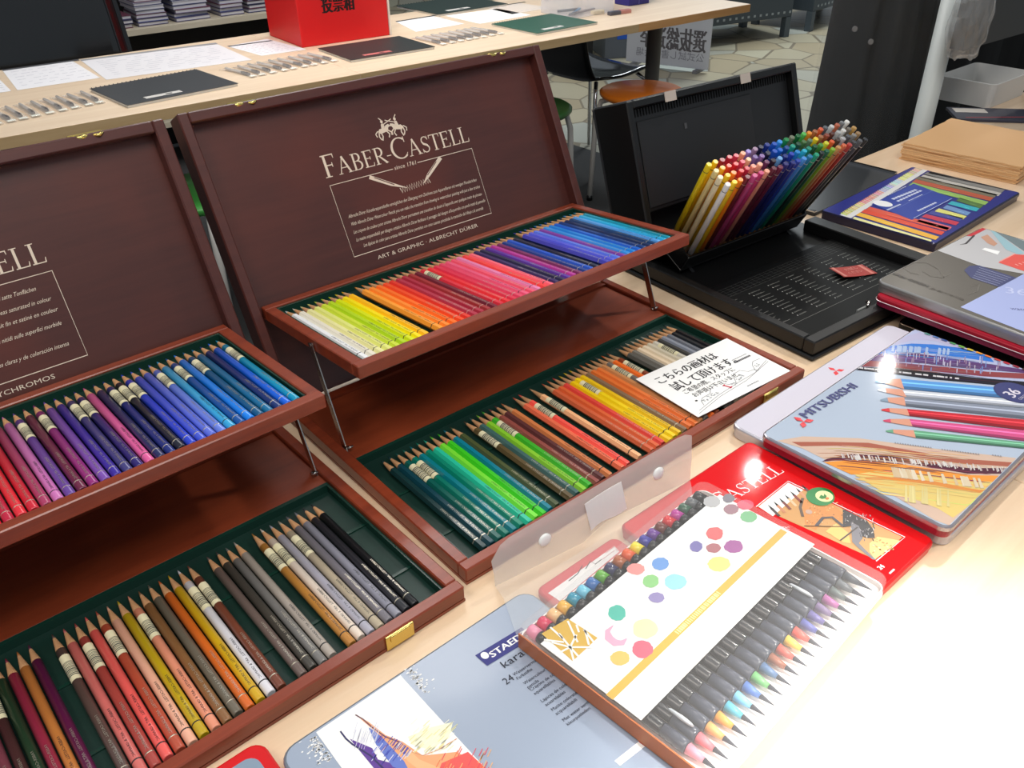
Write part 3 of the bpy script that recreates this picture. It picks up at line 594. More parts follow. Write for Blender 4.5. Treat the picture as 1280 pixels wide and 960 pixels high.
# ------------------------------------------------------------------ tins
def tin(name, label, M, w, d, z0, h, r, side, top, cat='pencil tin', lidh=.006, rim=None, group=None):
    t = thing(name, label, cat, M @ T(0, 0, z0), group)
    lb = h - lidh
    MB().rr(w, d, r, [(.0022, 0), (.0012, .0008), (.0012, lb)], rim or side).build('tin_base', t)
    MB().rr(w, d, r, [(.0, lb + .0002), (.0, h - .0018), (.0008, h - .0006), (.0022, h)], side, caps=(True, True)).build('tin_lid', t)
    b = MB(); b.rr(w, d, r, [(.0024, h + .0001), (.0024, h + .00012)], top, caps=(False, True))
    return t, b, h + .0003
def quad(M, z, pts, o=(0, 0, 1)): return pp(M, z, pts, *o)

# grey watercolour pencil tin (front, cut by the frame)
KM = T(*(Matrix.Translation((-.1705, .3665, 0)) @ Matrix.Rotation(R(40.4), 4, 'Z') @ Vector((0, -.215, 0)))[:2], 0.0003, 40.4); KZ = .018
KGREY = mat((158, 170, 190), .28, coat=.2)
t, b, z = tin('pencil_tin', 'grey and white pencil tin with a drawn mountain, front centre, partly under the brush pens', KM, .236, .215, 0, KZ, .014, mat((140, 148, 160), .3, .4), KGREY)
Kq = lambda pts, o=(360, 800, 4.267): pp(KM, KZ, pts, *o)
b.poly(Kq([(150, 495), (600, 190), (690, 290), (1050, 683), (1250, 900), (700, 1300), (420, 860), (290, 690)]), M_WHITE, z)
for i in range(150):                                         # torn brush edges of the white panel
    e, f = random.random(), abs(random.gauss(0, 1))
    if i % 2: cx_, cy_ = 620 + e * 110 + f * 22, 160 + e * 130 - f * 10
    else: cx_, cy_ = 150 - f * 38 + e * 90, 520 + e * 120 + f * 12
    p = Kq([(cx_, cy_)])[0]; b.ell(p[0], p[1], random.uniform(.0004, .0016), random.uniform(.0003, .0009), M_WHITE, z + .0001, n=6)
def kl(pts, w, c, dz=.0002): b.line(Kq(pts), w, mat(c, .5), z + dz)
b.poly(Kq([(640, 520), (760, 470), (880, 440), (860, 520), (760, 590), (660, 560)]), mat((244, 242, 212), .5), z + .0001)
b.poly(Kq([(330, 530), (450, 580), (480, 640), (640, 683), (700, 760), (600, 860), (470, 700)]), mat((98, 62, 150), .5), z + .0001)
b.poly(Kq([(430, 470), (520, 520), (620, 620), (680, 720), (560, 680), (470, 560)]), mat((104, 122, 200), .5), z + .00012)
b.poly(Kq([(360, 400), (430, 440), (520, 510), (610, 545), (720, 620), (900, 600), (1050, 683), (1000, 800), (700, 800), (620, 650), (500, 520)]), mat((238, 168, 120), .5), z + .00014)
b.poly(Kq([(820, 660), (960, 600), (1050, 683), (1150, 800), (900, 900), (780, 760)]), mat((232, 90, 86), .5), z + .00016)
b.poly(Kq([(560, 545), (620, 560), (700, 640), (820, 690), (780, 760), (640, 650)]), mat((240, 186, 136), .5), z + .00018)
kl([(280, 490), (310, 530), (345, 560), (440, 620), (520, 700)], .0012, (52, 48, 96)); kl([(360, 402), (400, 425), (450, 470), (520, 520), (600, 550)], .0009, (110, 66, 80))
kl([(600, 550), (660, 600), (720, 620), (800, 590), (900, 530)], .0007, (214, 150, 110))
for i in range(46):
    x, y = random.uniform(440, 640), random.uniform(500, 690); y = max(y, 480 + (x - 440) * .75); kl([(x, y), (x + 26, y - 34)], .0005, random.choice([(70, 76, 180), (230, 226, 240), (120, 60, 150), (90, 110, 210)]), .0004)
for i in range(40):
    x, y = random.uniform(790, 1080), random.uniform(610, 760); kl([(x, y), (x + 20, y - 40)], .0006, random.choice([(236, 120, 80), (240, 180, 120), (226, 70, 90)]), .0004)
for i in range(60):
    x, y = random.uniform(640, 880), random.uniform(440, 600); kl([(x, y + 14), (x + 34, y - 18)], .0005, random.choice([(240, 236, 190), (236, 226, 150), (246, 244, 224)]), .0003)
for i in range(26):
    x, y = random.uniform(340, 470), random.uniform(400, 500); kl([(x, y + 90), (x + 20, y + 30)], .0003, (206, 206, 224), .0003)
a0 = KM.inverted() @ at(597, 819, KZ)
b.poly(Kq([(0, 0)], (360, 800, 4.267)) and pp(KM, KZ, [(594, 820), (609, 833), (668, 797), (652, 785)]), mat((34, 36, 120), .35), z + .0002)
_d = Vector(local(KM, 648, 797, KZ)) - Vector(local(KM, 606, 824, KZ)); ta = math.degrees(math.atan2(_d.y, _d.x))
p = local(KM, 616, 823, KZ); b.text('STAEDTLER', p[0], p[1], .0062, M_WHITE, z + .0004, width=.054, rot=ta, bold=.0003)
p = local(KM, 606, 824, KZ); b.ell(p[0] + .0018, p[1] + .0022, .0030, .0036, M_WHITE, z + .0004)
DK = mat((44, 46, 60), .6)
p = local(KM, 631, 836, KZ); b.text('karat aquarell', p[0], p[1], .0072, DK, z + .0003, width=.066, rot=ta)
p = local(KM, 633, 857, KZ); b.text('24', p[0], p[1], .0064, DK, z + .0003, rot=ta)
for (px, py), t1, t2 in (((643, 846), 'Wasservermalbare', 'Farbstifte'), ((656, 857), 'Watercolour', 'pencils'), ((664, 865), 'Crayons de couleur', 'aquarellables'), ((678, 879), 'Lápices de color', 'acuarelables'), ((691, 890), 'Matite colorate', 'acquarellabili'), ((705, 903), 'Met water vermaalbare', 'kleurpotloden')):
    p = local(KM, px, py, KZ); b.text(t1, p[0], p[1], .0029, DK, z + .0003, rot=ta)
    n_ = (-math.sin(R(ta)), math.cos(R(ta))); b.text(t2, p[0] - n_[0] * .0044, p[1] - n_[1] * .0044, .0029, DK, z + .0003, rot=ta)
pw = [local(KM, *q, KZ) for q in ((798, 928), (806, 934), (775, 958), (768, 952))]; b.poly(pw, M_WHITE, z + .0002)
pw = [local(KM, *q, KZ) for q in ((798, 928), (802, 924), (811, 930), (806, 934))]; b.poly(pw, mat((216, 36, 40), .4), z + .0002)
b.build('printed_cover', t)

# small red tin seen through the clear flap
RM = T(*(Vector((.016, .523)) + Vector((math.sin(R(40.6)), -math.cos(R(40.6)))) * .180), 0.0003, 40.6); RZ = .012
t, b, z = tin('pencil_tin', 'narrow red pencil tin with a white label, under the clear flap', RM, .100, .180, 0, RZ, .008, mat((206, 40, 48), .3), mat((214, 44, 52), .28))
b.poly(quad(RM, RZ, [(685, 742), (768, 683), (774, 690), (700, 752)]), M_WHITE, z)
b.line(quad(RM, RZ, [(711, 727), (722, 718), (728, 708), (732, 712), (738, 702), (744, 706), (752, 700)]), .0009, M_TXT, z + .0002); b.line(quad(RM, RZ, [(753, 700), (768, 689)]), .0005, mat((200, 60, 60), .5), z + .0002)
b.line(quad(RM, RZ, [(757, 692), (768, 684), (772, 690)]), .0006, mat((200, 60, 60), .5), z + .0002)
b.build('printed_cover', t)

# red castell tin
CMt = T(0.2289, 0.4439, 0.0003, 40.18); CZ = .013
RED = mat((222, 24, 28), .06, spec=.35)
t, b, z = tin('pencil_tin', 'bright red pencil tin with a knight picture and green badge, beside the brush pens', CMt, .2010, .2045, 0, CZ, .008, mat((196, 24, 28), .3), RED)
C_ = lambda pts, o=(0, 0, 1): pp(CMt, CZ, pts, *o)
p0 = Vector(C_([(912, 629)])[0]); p1 = Vector(C_([(981, 590)])[0]); ang = math.degrees(math.atan2(p1.y - p0.y, p1.x - p0.x))
full = (p1 - p0).length * 13 / 6.2; st_ = p1 - (p1 - p0).normalized() * full
serif_word(b, 0, 0, full, .019, .0148, M_WHITE, z, T(st_.x, st_.y, 0, ang))
o6 = (990, 580, 6.0)
fr = C_([(945, 634), (985, 602), (1131, 672), (1095, 702)])
b.line([fr[0], fr[1], fr[2], fr[3]], .0010, M_WHITE, z + .0001)
b.poly(C_([(947, 634), (985, 604), (1128, 672), (1094, 700)]), mat((206, 150, 84), .4), z)
b.poly(C_([(948, 634), (985, 604), (1004, 613), (966, 646)]), M_WHITE, z + .0001)
for i in range(7):                                            # small sharpened pencils at the left of the picture
    a = C_([(960 + i * 7, 632 - i * 4.2)])[0]; e = C_([(974 + i * 7, 646 - i * 4.2)])[0]; m_ = ((a[0] * 2 + e[0]) / 3, (a[1] * 2 + e[1]) / 3)
    b.line([a, m_], [.0004, .0026], M_TXT, z + .0003); b.line([m_, e], .003, mat([(60, 40, 40), (200, 130, 90), (120, 40, 36), (230, 190, 150), (140, 50, 40), (214, 150, 110), (90, 60, 60)][i], .4), z + .0003)
b.poly(C_([(70, 270), (190, 210), (330, 330), (420, 400), (340, 440), (270, 400), (210, 450), (180, 500), (100, 470)], o6), mat((212, 136, 62), .4), z + .0002)
b.poly(C_([(580, 600), (640, 550), (760, 570), (810, 580), (620, 720), (580, 660)], o6), mat((240, 198, 120), .4), z + .0002)
b.poly(C_([(250, 510), (330, 450), (420, 520), (440, 600), (380, 590)], o6), mat((236, 190, 104), .4), z + .0002)
b.poly(C_([(380, 340), (440, 370), (560, 430), (610, 500), (620, 560), (560, 560), (480, 530), (450, 470), (380, 480)], o6), mat((48, 44, 50), .4), z + .0003)
b.poly(C_([(440, 440), (500, 470), (530, 560), (500, 600), (560, 660), (630, 725), (600, 720), (500, 640), (450, 590)], o6), mat((118, 114, 122), .4), z + .0004)
b.line(C_([(180, 470), (230, 410), (300, 405), (380, 470)], o6), .0030, mat((70, 64, 72), .4), z + .0004); b.line(C_([(90, 470), (380, 476)], o6), .0010, mat((90, 60, 40), .4), z + .0005); b.line(C_([(360, 580), (490, 480)], o6), .0014, mat((70, 62, 60), .4), z + .0005)
b.line(C_([(80, 260), (60, 330), (80, 400)], o6), .0028, mat((96, 74, 60), .4), z + .0003); b.ell(*C_([(125, 365)], o6)[0], .0034, .0030, mat((196, 160, 140), .4), z + .0004)
for i in range(80):
    x, y = random.uniform(400, 620), random.uniform(360, 640)
    if abs((y - 340) - (x - 380) * .75) > 110: continue
    a_ = C_([(x, y), (x + random.uniform(-14, 14), y + random.uniform(6, 22))], o6); b.line(a_, random.uniform(.0004, .0010), mat(random.choice([(30, 28, 34), (150, 146, 152), (84, 80, 88), (196, 190, 186)]), .4), z + .0005)
for i in range(60):
    x, y = random.uniform(100, 400), random.uniform(290, 470); b.ell(*C_([(x, y)], o6)[0], random.uniform(.0003, .0012), random.uniform(.0003, .0008), mat(random.choice([(186, 112, 50), (228, 168, 96), (150, 90, 56), (240, 200, 140)]), .4), z + .0003, n=7)
for i in range(26):
    x, y = random.uniform(600, 760), random.uniform(560, 690)
    if x + y < 1420: b.ell(*C_([(x, y)], o6)[0], random.uniform(.0006, .002), random.uniform(.0005, .0014), mat(random.choice([(226, 176, 96), (246, 222, 170), (214, 150, 80)]), .4), z + .0003, n=8)
GB = C_([(212, 250)], o6)[0]; b.ell(GB[0], GB[1], .0150, .0125, mat((16, 130, 60), .35), z + .0006, n=28, wob=.02); GC = C_([(240, 250)], o6)[0]
b.ell(GC[0], GC[1], .0088, .0080, mat((232, 238, 170), .4), z + .0008, n=24); b.poly(C_([(200, 262), (215, 240), (235, 250), (240, 232), (258, 250), (250, 268), (220, 272)], o6), mat((40, 130, 50), .4), z + .0010)
b.ell(*C_([(262, 268)], o6)[0], .0022, .0016, mat((224, 130, 60), .4), z + .0010)
p = C_([(1101, 713)])[0]; b.text('24', p[0], p[1], .0046, M_WHITE, z, rot=ang, bold=.0003); p = C_([(1103, 708)])[0]; b.rect(p[0] - .004, p[1] - .0095, p[0] + .004, p[1] - .008, M_WHITE, z)
p = C_([(962, 660)])[0]; b.text('CLASSIC', p[0], p[1], .0036, M_WHITE, z, rot=-50)
b.build('printed_cover', t)

# red-rimmed tin at the bottom left edge
_e, _n = Vector((math.cos(R(40.4)), math.sin(R(40.4)))), Vector((-math.sin(R(40.4)), math.cos(R(40.4))))
_k = Vector((-.1705, .3665)).dot(_e) - .0012; _q = Vector(at(345, 925, .013)[:2]).dot(_n) + .009
_o = _e * (_k - .196) + _n * (_q - .182)
BM = T(_o.x, _o.y, 0.0003, 40.4)
t, b, z = tin('pencil_tin', 'grey tin with a red border at the bottom edge, just left of the mountain tin', BM, .196, .182, 0, .013, .011, mat((206, 22, 26), .25), mat((214, 24, 28), .25))
b.rr(.196 - .018, .182 - .018, .009, [(0, z), (0, z + .0001)], mat((134, 152, 172), .4), T(.009, .009, 0), caps=(False, True))
b.build('printed_cover', t)

# white tin under the large printed one
WM = T(0.3928, 0.5732, 0.0003, 40.53); WZ = .0150
t, b, z = tin('pencil_tin', 'white pencil tin with a small red three diamond mark, beneath the larger printed tin', WM, .335, .242, 0, WZ, .012, mat((206, 204, 212), .25, .5), mat((206, 202, 216), .35, spec=.3))
def diamonds(b, M, z, zz, cx, cy, s, rot):
    m = mat((222, 30, 46), .35)
    for a in (90, 210, 330):
        a = R(a + rot); d = Vector((math.cos(a), math.sin(a))); n = Vector((-d.y, d.x)) * s * .5; c = Vector((cx, cy))
        b.poly([tuple(c), tuple(c + d * s * .87 + n * 0 - n), tuple(c + d * s * 1.74), tuple(c + d * s * .87 + n)], m, zz)
p = local(WM, 1045, 464, WZ); diamonds(b, WM, WZ, z, p[0], p[1], .0062, 0)
b.build('printed_cover', t)
# the large printed tin
GM = T(0.3869, 0.5672, 0.0003, 41.19); GZ = .030
SK = mat((176, 188, 206), .06, spec=.4)
t, b, z = tin('pencil_tin', 'large tin printed with coloured pencils and a blue maker name, right of the red tin', GM, .330, .199, WZ + .0005, GZ - WZ - .0005, .010, mat((176, 172, 180), .2, .7), SK, rim=mat((150, 30, 52), .3))
z = z + 0; Gz = GZ
o7 = (980, 430, 4.267)
Gl = GM @ T(0, 0, WZ + .0005)
def g(pts): return pp(GM, Gz, pts, *o7)
def clipd(pts):
    q = []
    for x, y in pts: q.append((min(max(x, .003), .327), min(max(y, .003), .196)))
    return q
def gb(pts, c, dz): b.poly(clipd(g(pts)), mat(c, .06, spec=.4), z + dz)
def band(top, bot, c, dz):
    # ribbon between two drawn curves, cut to the lid
    A = clipd(g(top)); B2 = clipd(g(bot)); n = len(A)
    vs = [(p[0], p[1], z + dz) for p in A] + [(p[0], p[1], z + dz) for p in B2]
    b.add(vs, [(i + n, i + 1 + n, i + 1, i) for i in range(n - 1)], mat(c, .06, spec=.4))
cv = lambda *q: list(q)
# upper swirls of blurred pencils
b.poly(clipd(g([(380, 140), (600, -40), (760, -120), (1500, 180), (1400, 260), (1160, 215), (900, 190), (640, 170), (480, 150)])), mat((176, 182, 214), .06, spec=.4), z)
band(cv((500, 50), (700, 52), (900, 80), (1100, 110), (1300, 130)), cv((440, 92), (650, 100), (850, 115), (1080, 140), (1300, 160)), (92, 60, 110), .0001)
band(cv((560, 10), (680, 0), (800, 5), (950, 25), (1120, 50)), cv((500, 48), (650, 45), (800, 55), (950, 75), (1120, 100)), (52, 116, 204), .0001)
band(cv((620, -40), (720, -60), (800, -50), (900, -20), (1000, 20)), cv((560, 5), (700, -20), (800, -15), (900, 15), (1000, 45)), (180, 176, 206), .0001)
band(cv((440, 85), (640, 105), (860, 125), (1080, 150), (1300, 160)), cv((400, 118), (600, 130), (820, 150), (1060, 175), (1300, 190)), (140, 64, 66), .00012)
band(cv((395, 118), (600, 134), (820, 158), (1000, 180), (1300, 205)), cv((370, 135), (560, 160), (780, 190), (1000, 210), (1300, 238)), (32, 26, 34), .00014)
for i in range(70):
    x = random.uniform(440, 1150); y = 60 + (x - 440) * .085 + random.uniform(-20, 60); yt = y - random.uniform(18, 40)
    b.poly(clipd(g([(x, y), (x + 5, y), (x + 7, yt), (x + 2, yt)])), mat(random.choice([(190, 184, 206), (180, 172, 190), (160, 130, 150), (110, 140, 200)]), .06, spec=.4), z + .0003 + random.random() * .0002)
for i in range(60):
    x = random.uniform(380, 950); y = 132 + (x - 380) * .11; gb([(x, y), (x + 12, y + 2), (x + 13, y - 6), (x + 2, y - 8)], (206, 202, 206), .0004 + random.random() * .0002)
for i in range(16):
    x = random.uniform(560, 900); y = 42 + (x - 560) * .06; gb([(x, y), (x + 14, y + 2), (x + 18, y - 30), (x + 6, y - 34)], (160, 180, 214), .0004 + random.random() * .0002)
# lower swirls
b.poly(clipd(g([(-40, 520), (100, 495), (400, 505), (800, 560), (1260, 620), (1180, 720), (900, 980), (800, 940), (500, 760), (100, 560)])), mat((206, 178, 160), .06, spec=.4), z)
band(cv((40, 525), (250, 525), (450, 530), (700, 575), (950, 615), (1240, 645)), cv((90, 548), (280, 545), (470, 560), (700, 605), (950, 640), (1230, 672)), (168, 98, 80), .0001)
band(cv((230, 615), (360, 590), (560, 600), (760, 630), (980, 665), (1220, 680)), cv((200, 630), (420, 612), (600, 630), (780, 660), (980, 695), (1200, 715)), (88, 48, 62), .00012)
band(cv((210, 632), (420, 620), (600, 640), (780, 668), (980, 702), (1200, 730)), cv((360, 700), (500, 680), (640, 690), (800, 700), (980, 730), (1160, 760)), (232, 150, 66), .00011)
band(cv((360, 690), (500, 680), (640, 690), (800, 700), (980, 730), (1160, 760)), cv((520, 790), (600, 800), (720, 840), (820, 880), (900, 930), (1000, 880)), (222, 196, 120), .00010)
band(cv((420, 712), (600, 715), (800, 735), (1000, 775), (1100, 800)), cv((440, 725), (600, 732), (800, 755), (1000, 795), (1090, 815)), (216, 140, 76), .0002)
for i in range(80):
    x = random.uniform(300, 1180); y = 585 + (x - 300) * .085 + random.uniform(-4, 10); gb([(x, y), (x + 6, y + 1), (x + 16, y + 24), (x + 9, y + 26)], random.choice([(206, 200, 200), (190, 170, 166), (214, 208, 204)]), .0003 + random.random() * .0003)
for i in range(26):
    x = random.uniform(560, 1060); y = 660 + (x - 560) * .13; k_ = random.uniform(6, 14); gb([(x, y), (x + k_, y), (x + k_ + 24, y + 52), (x + 16, y + 54)], random.choice([(214, 198, 170), (208, 184, 150), (220, 206, 184)]), .0003 + random.random() * .0003)
for i in range(14):
    x = random.uniform(600, 940); y = 748 + (x - 600) * .12; gb([(x, y + 90), (x + 16, y + 96), (x + 10, y + 6), (x + 4, y)], random.choice([(224, 210, 150), (216, 200, 140)]), .0003 + random.random() * .0003)
# fine streaks following the swirls
def streak(x0, x1, f, c, w, dz):
    pts = clipd(g([(x0 + (x1 - x0) * k_ / 8, f(x0 + (x1 - x0) * k_ / 8)) for k_ in range(9)])); b.line(pts, [w * .2] + [w] * 7 + [w * .2], mat(c, .06, spec=.4), z + dz)
for i in range(90):
    u_ = random.random(); x0 = random.uniform(120, 800); x1 = x0 + random.uniform(120, 420); yb = 535 + u_ * 250
    if yb > 560 and x0 < 60 + (yb - 520) * 1.5: x0 = 60 + (yb - 520) * 1.6
    if x1 - x0 < 60: continue
    base_ = [(214, 170, 140), (176, 110, 84), (120, 70, 72), (226, 150, 80), (222, 180, 104), (224, 204, 140)][min(5, int(u_ * 6))]
    c = tuple(max(0, min(255, v + random.randint(-22, 22))) for v in base_)
    streak(x0, x1, lambda x, yb=yb: yb + max(0, x - 300) * (.09 + .05 * u_) - 10 * math.sin((x - 100) / 420), c, random.uniform(.0004, .0014), .00022 + random.random() * .00006)
for i in range(60):
    u_ = random.random(); x0 = random.uniform(430, 900); x1 = x0 + random.uniform(120, 400); yb = -10 + u_ * 150
    base_ = [(150, 160, 210), (70, 120, 200), (120, 100, 160), (100, 66, 110), (140, 80, 90), (60, 44, 56)][min(5, int(u_ * 6))]
    c = tuple(max(0, min(255, v + random.randint(-20, 20))) for v in base_)
    streak(x0, x1, lambda x, yb=yb: yb + (x - 400) * .10, c, random.uniform(.0004, .0012), .00022 + random.random() * .00006)
# six pencils in a fan
for tip, wd, bt, bb_, c, lc in (
  ((485, 203), (535, 192, 540, 215), (622, 190, 640, 245), (1330, 252, 1330, 305), (92, 150, 214), (120, 170, 214)),
  ((498, 246), (540, 240, 545, 264), (630, 246, 652, 288), (1330, 310, 1330, 350), (198, 202, 214), (236, 236, 240)),
  ((512, 300), (550, 290, 556, 314), (640, 288, 648, 335), (1330, 355, 1330, 408), (134, 140, 156), (130, 150, 170)),
  ((517, 352), (560, 346, 564, 368), (655, 350, 668, 388), (1330, 412, 1330, 470), (190, 44, 54), (210, 60, 66)),
  ((528, 410), (566, 404, 570, 424), (668, 404, 684, 444), (1330, 470, 1330, 530), (208, 84, 134), (206, 80, 110)),
  ((541, 466), (580, 460, 584, 480), (690, 464, 702, 505), (1330, 538, 1330, 580), (104, 160, 128), (110, 160, 130))):
    gb([tip, (wd[0], wd[1]), (wd[2], wd[3]), (tip[0] + 3, tip[1] + 7)], lc, .0005); gb([(wd[0], wd[1]), (bt[0], bt[1]), (bt[2], bt[3]), (wd[2], wd[3])], (214, 152, 128), .0005)
    gb([(bt[0], bt[1]), (bb_[0], bb_[1]), (bb_[2], bb_[3]), (bt[2], bt[3])], c, .0005)
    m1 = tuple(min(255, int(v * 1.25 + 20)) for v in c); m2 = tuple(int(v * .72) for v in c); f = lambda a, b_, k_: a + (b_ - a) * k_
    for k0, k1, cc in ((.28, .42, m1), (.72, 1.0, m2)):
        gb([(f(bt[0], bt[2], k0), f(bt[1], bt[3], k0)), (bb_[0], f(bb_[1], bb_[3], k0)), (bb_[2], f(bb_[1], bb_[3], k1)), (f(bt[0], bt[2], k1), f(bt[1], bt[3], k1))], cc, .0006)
for i, c in enumerate([(20, 120, 110), (30, 90, 160), (20, 60, 130), (60, 140, 80), (110, 170, 60), (220, 190, 50), (230, 150, 40), (226, 110, 40), (200, 60, 50), (190, 40, 60), (150, 40, 60), (70, 40, 40)]):
    b.rect(.3235, .176 - i * .0105, .3272, .183 - i * .0105, mat(c, .3), z + .0009)
# lettering
p0 = Vector(g([(122, 400)])[0]); p1 = Vector(g([(395, 232)])[0]); ang = math.degrees(math.atan2(p1.y - p0.y, p1.x - p0.x))
b.text('MITSUBISHI', p0.x, p0.y, .0115, mat((34, 38, 110), .4), z + .0006, width=(p1 - p0).length, rot=ang, bold=.0005)
p = g([(103, 418)])[0]; diamonds(b, GM, Gz, z + .0006, p[0], p[1], .0068, 0)
p = g([(1230, 265)])[0]; b.ell(p[0], p[1], .021, .0215, mat((38, 42, 100), .3), z + .0008, n=30); b.ell(p[0], p[1], .0195, .020, mat((44, 48, 108), .3), z + .0009, n=30)
b.text('36', p[0] - .012, p[1] - .004, .014, mat((214, 206, 220), .4), z + .0011, rot=ang - 41 + 41, bold=.0005); b.text('COLORS', p[0] - .011, p[1] - .0105, .0034, mat((206, 200, 214), .4), z + .0011, rot=ang)
for x, y, w_ in ((590, 535, 200), (840, 570, 200), (1110, 600, 50)):
    q0 = Vector(g([(x, y)])[0]); q1 = Vector(g([(x + w_, y + w_ * .13)])[0]); e = (q1 - q0).length; xx = 0; a_ = math.atan2(q1.y - q0.y, q1.x - q0.x)
    while xx < e: b.poly([(q0.x + math.cos(a_) * (xx + dx) - math.sin(a_) * dy, q0.y + math.sin(a_) * (xx + dx) + math.cos(a_) * dy) for dx, dy in ((0, 0), (.0012, 0), (.0012, .0022), (0, .0022))], M_GREYTXT, z + .0006); xx += .0024
b.build('printed_cover', t)
# ------------------------------------------------------------------ brush pen box
XM = T(0.1287, 0.3277, 0.0192, 44.58); XW, XD, XH = .2558, .1861, .0168
XT = XH
def film(c, alpha, rough): return mat(c, rough, 0, alpha, 0.0, 0.5)
M_FROST = film((246, 242, 240), .09, .22)
M_CLEAR = film((238, 240, 240), .13, .10)
def X(pts, o=(0, 0, 1)): return pp(XM, .0192 + XT, pts, *o)
box = thing('brush_pen_box', 'frosted clear box of twenty brush pens with a white printed card, front right', 'pen box', XM)
b = MB(); b.rr(XW, XD, .010, [(.0, 0), (.0, .0010)], mat((236, 226, 222), .4)); b.rr(XW - .002, XD - .002, .009, [(.0, .001), (.0, .006), (.0012, .006), (.0012, .001)], mat((240, 232, 228), .35), T(.001, .001, 0), caps=(False, False)); b.build('inner_tray', box)
b = MB(); b.rr(XW, XD, .010, [(0, .0012), (0, XT - .002), (.0006, XT - .0006), (.002, XT)], M_FROST, caps=(False, True)); b.build('frosted_cover', box)
b = MB(); b.box((-.0016, .000, .0005), (-.0004, XD - .006, XT - .0008), mat((190, 110, 66), .35, .0)); b.build('copper_side_strip', box)
b = MB(); b.box((.005, .0655, XT - .0040), (XW - .005, .1625, XT - .0034), mat((246, 245, 243), .6)); cardp = b.build('printed_card', box)
b = MB(); z = XT - .0032; GOLD = mat((222, 166, 40), .5)
gl = X([(770, 868), (993, 652)]); x_, y_ = gl[0], gl[1]
ym = .0935; b.rect(.004, ym - .0032, XW - .008, ym + .0032, GOLD, z)
for i in range(26):
    xx = .086 + i * .0023; b.rect(xx, ym - .0020, xx + random.uniform(.001, .0019), ym + .0020, mat((245, 236, 150), .5), z + .0002)
o5 = (580, 540, 3.2)
for x, y, rx, ry, c, pt in ((993, 268, 34, 22, (186, 186, 188), 0), (1060, 255, 24, 18, (128, 124, 136), 0), (1070, 298, 30, 20, (164, 124, 136), 0), (1128, 280, 34, 20, (222, 104, 124), 0), (1140, 328, 34, 22, (128, 192, 142), 0), (1005, 395, 34, 26, (226, 108, 110), 0), (930, 447, 26, 22, (122, 114, 176), 0), (1000, 453, 30, 19, (176, 110, 116), 0), (1080, 447, 38, 26, (166, 92, 156), 0),
    (1022, 517, 46, 30, (236, 240, 130), 0), (688, 537, 36, 23, (236, 150, 146), 0), (787, 516, 34, 26, (108, 158, 222), 0), (748, 586, 33, 26, (144, 206, 132), 0), (848, 588, 44, 31, (158, 218, 240), 0), (771, 651, 32, 21, (148, 136, 188), 0), (613, 712, 36, 31, (72, 186, 166), 0), (727, 775, 52, 40, (236, 244, 176), 0), (715, 858, 42, 36, (236, 92, 116), 0), (625, 893, 39, 29, (242, 186, 92), 0)):
    c0 = X([(x, y)], o5)[0]; ex = Vector(X([(x + rx, y)], o5)[0]) - Vector(c0); ey = Vector(X([(x, y + ry)], o5)[0]) - Vector(c0)
    pts = []
    for i in range(26):
        a = 2 * math.pi * i / 26; k_ = 1 + random.uniform(-.06, .06); pts.append((c0[0] + k_ * (ex.x * math.cos(a) + ey.x * math.sin(a)), c0[1] + k_ * (ex.y * math.cos(a) + ey.y * math.sin(a))))
    b.poly(pts, mat(c, .7), z + .0001)
b.line(X([(598, 762), (575, 785), (580, 812), (605, 832), (635, 832), (652, 815)], o5), [.0006, .0040, .0070, .0072, .0050, .001], mat((236, 170, 196), .7), z + .0001)
lg = X([(310, 795), (415, 735), (535, 812), (435, 905)], o5); b.poly(lg, mat((214, 170, 40), .5), z)
lc = [sum(p[0] for p in lg) / 4, sum(p[1] for p in lg) / 4]
WH = mat((248, 246, 240), .6)
for q in (((415, 745), (455, 830)), ((345, 770), (395, 815)), ((320, 820), (400, 830)), ((450, 760), (460, 790)), ((480, 780), (520, 830)), ((425, 850), (520, 850)), ((425, 850), (470, 900)), ((425, 850), (440, 905)), ((425, 850), (385, 870)), ((425, 850), (350, 830)), ((425, 850), (380, 795)), ((425, 850), (450, 800)), ((480, 765), (500, 840))): b.line(X(q, o5), .0016, WH, z + .0002)
b.build('card_print', cardp)
PENS = [('pink', (240, 148, 178), (240, 150, 170)), ('rose red', (222, 44, 90), (238, 120, 130)), ('pale peach', (246, 200, 140), (240, 170, 100)), ('yellow ochre', (240, 184, 70), (236, 160, 70)), ('turquoise', (32, 150, 180), (90, 180, 206)), ('light blue', (120, 206, 232), (130, 200, 236)), ('blue', (46, 110, 180), (84, 120, 190)), ('green', (96, 176, 46), (110, 180, 110)), ('navy', (40, 42, 90), (80, 110, 150)), ('brown', (180, 96, 50), (150, 90, 70)), ('orange', (236, 96, 40), (200, 90, 80)), ('yellow', (246, 226, 50), (240, 196, 80)), ('ultramarine', (44, 44, 160), (236, 90, 80)), ('purple', (106, 44, 150), (86, 90, 160)), ('dark brown', (110, 44, 36), (100, 90, 150)), ('red', (222, 36, 48), (120, 100, 140)), ('magenta', (190, 48, 156), (170, 90, 150)), ('dark green', (36, 92, 66), (90, 100, 100)), ('grey', (100, 104, 108), (100, 104, 110)), ('black', (30, 32, 36), (70, 74, 84))]
Yr = Matrix.Rotation(R(-90), 4, 'X')
SMOKE = mat((66, 70, 84), .25); BLKP = mat((22, 24, 32), .25, coat=.3)
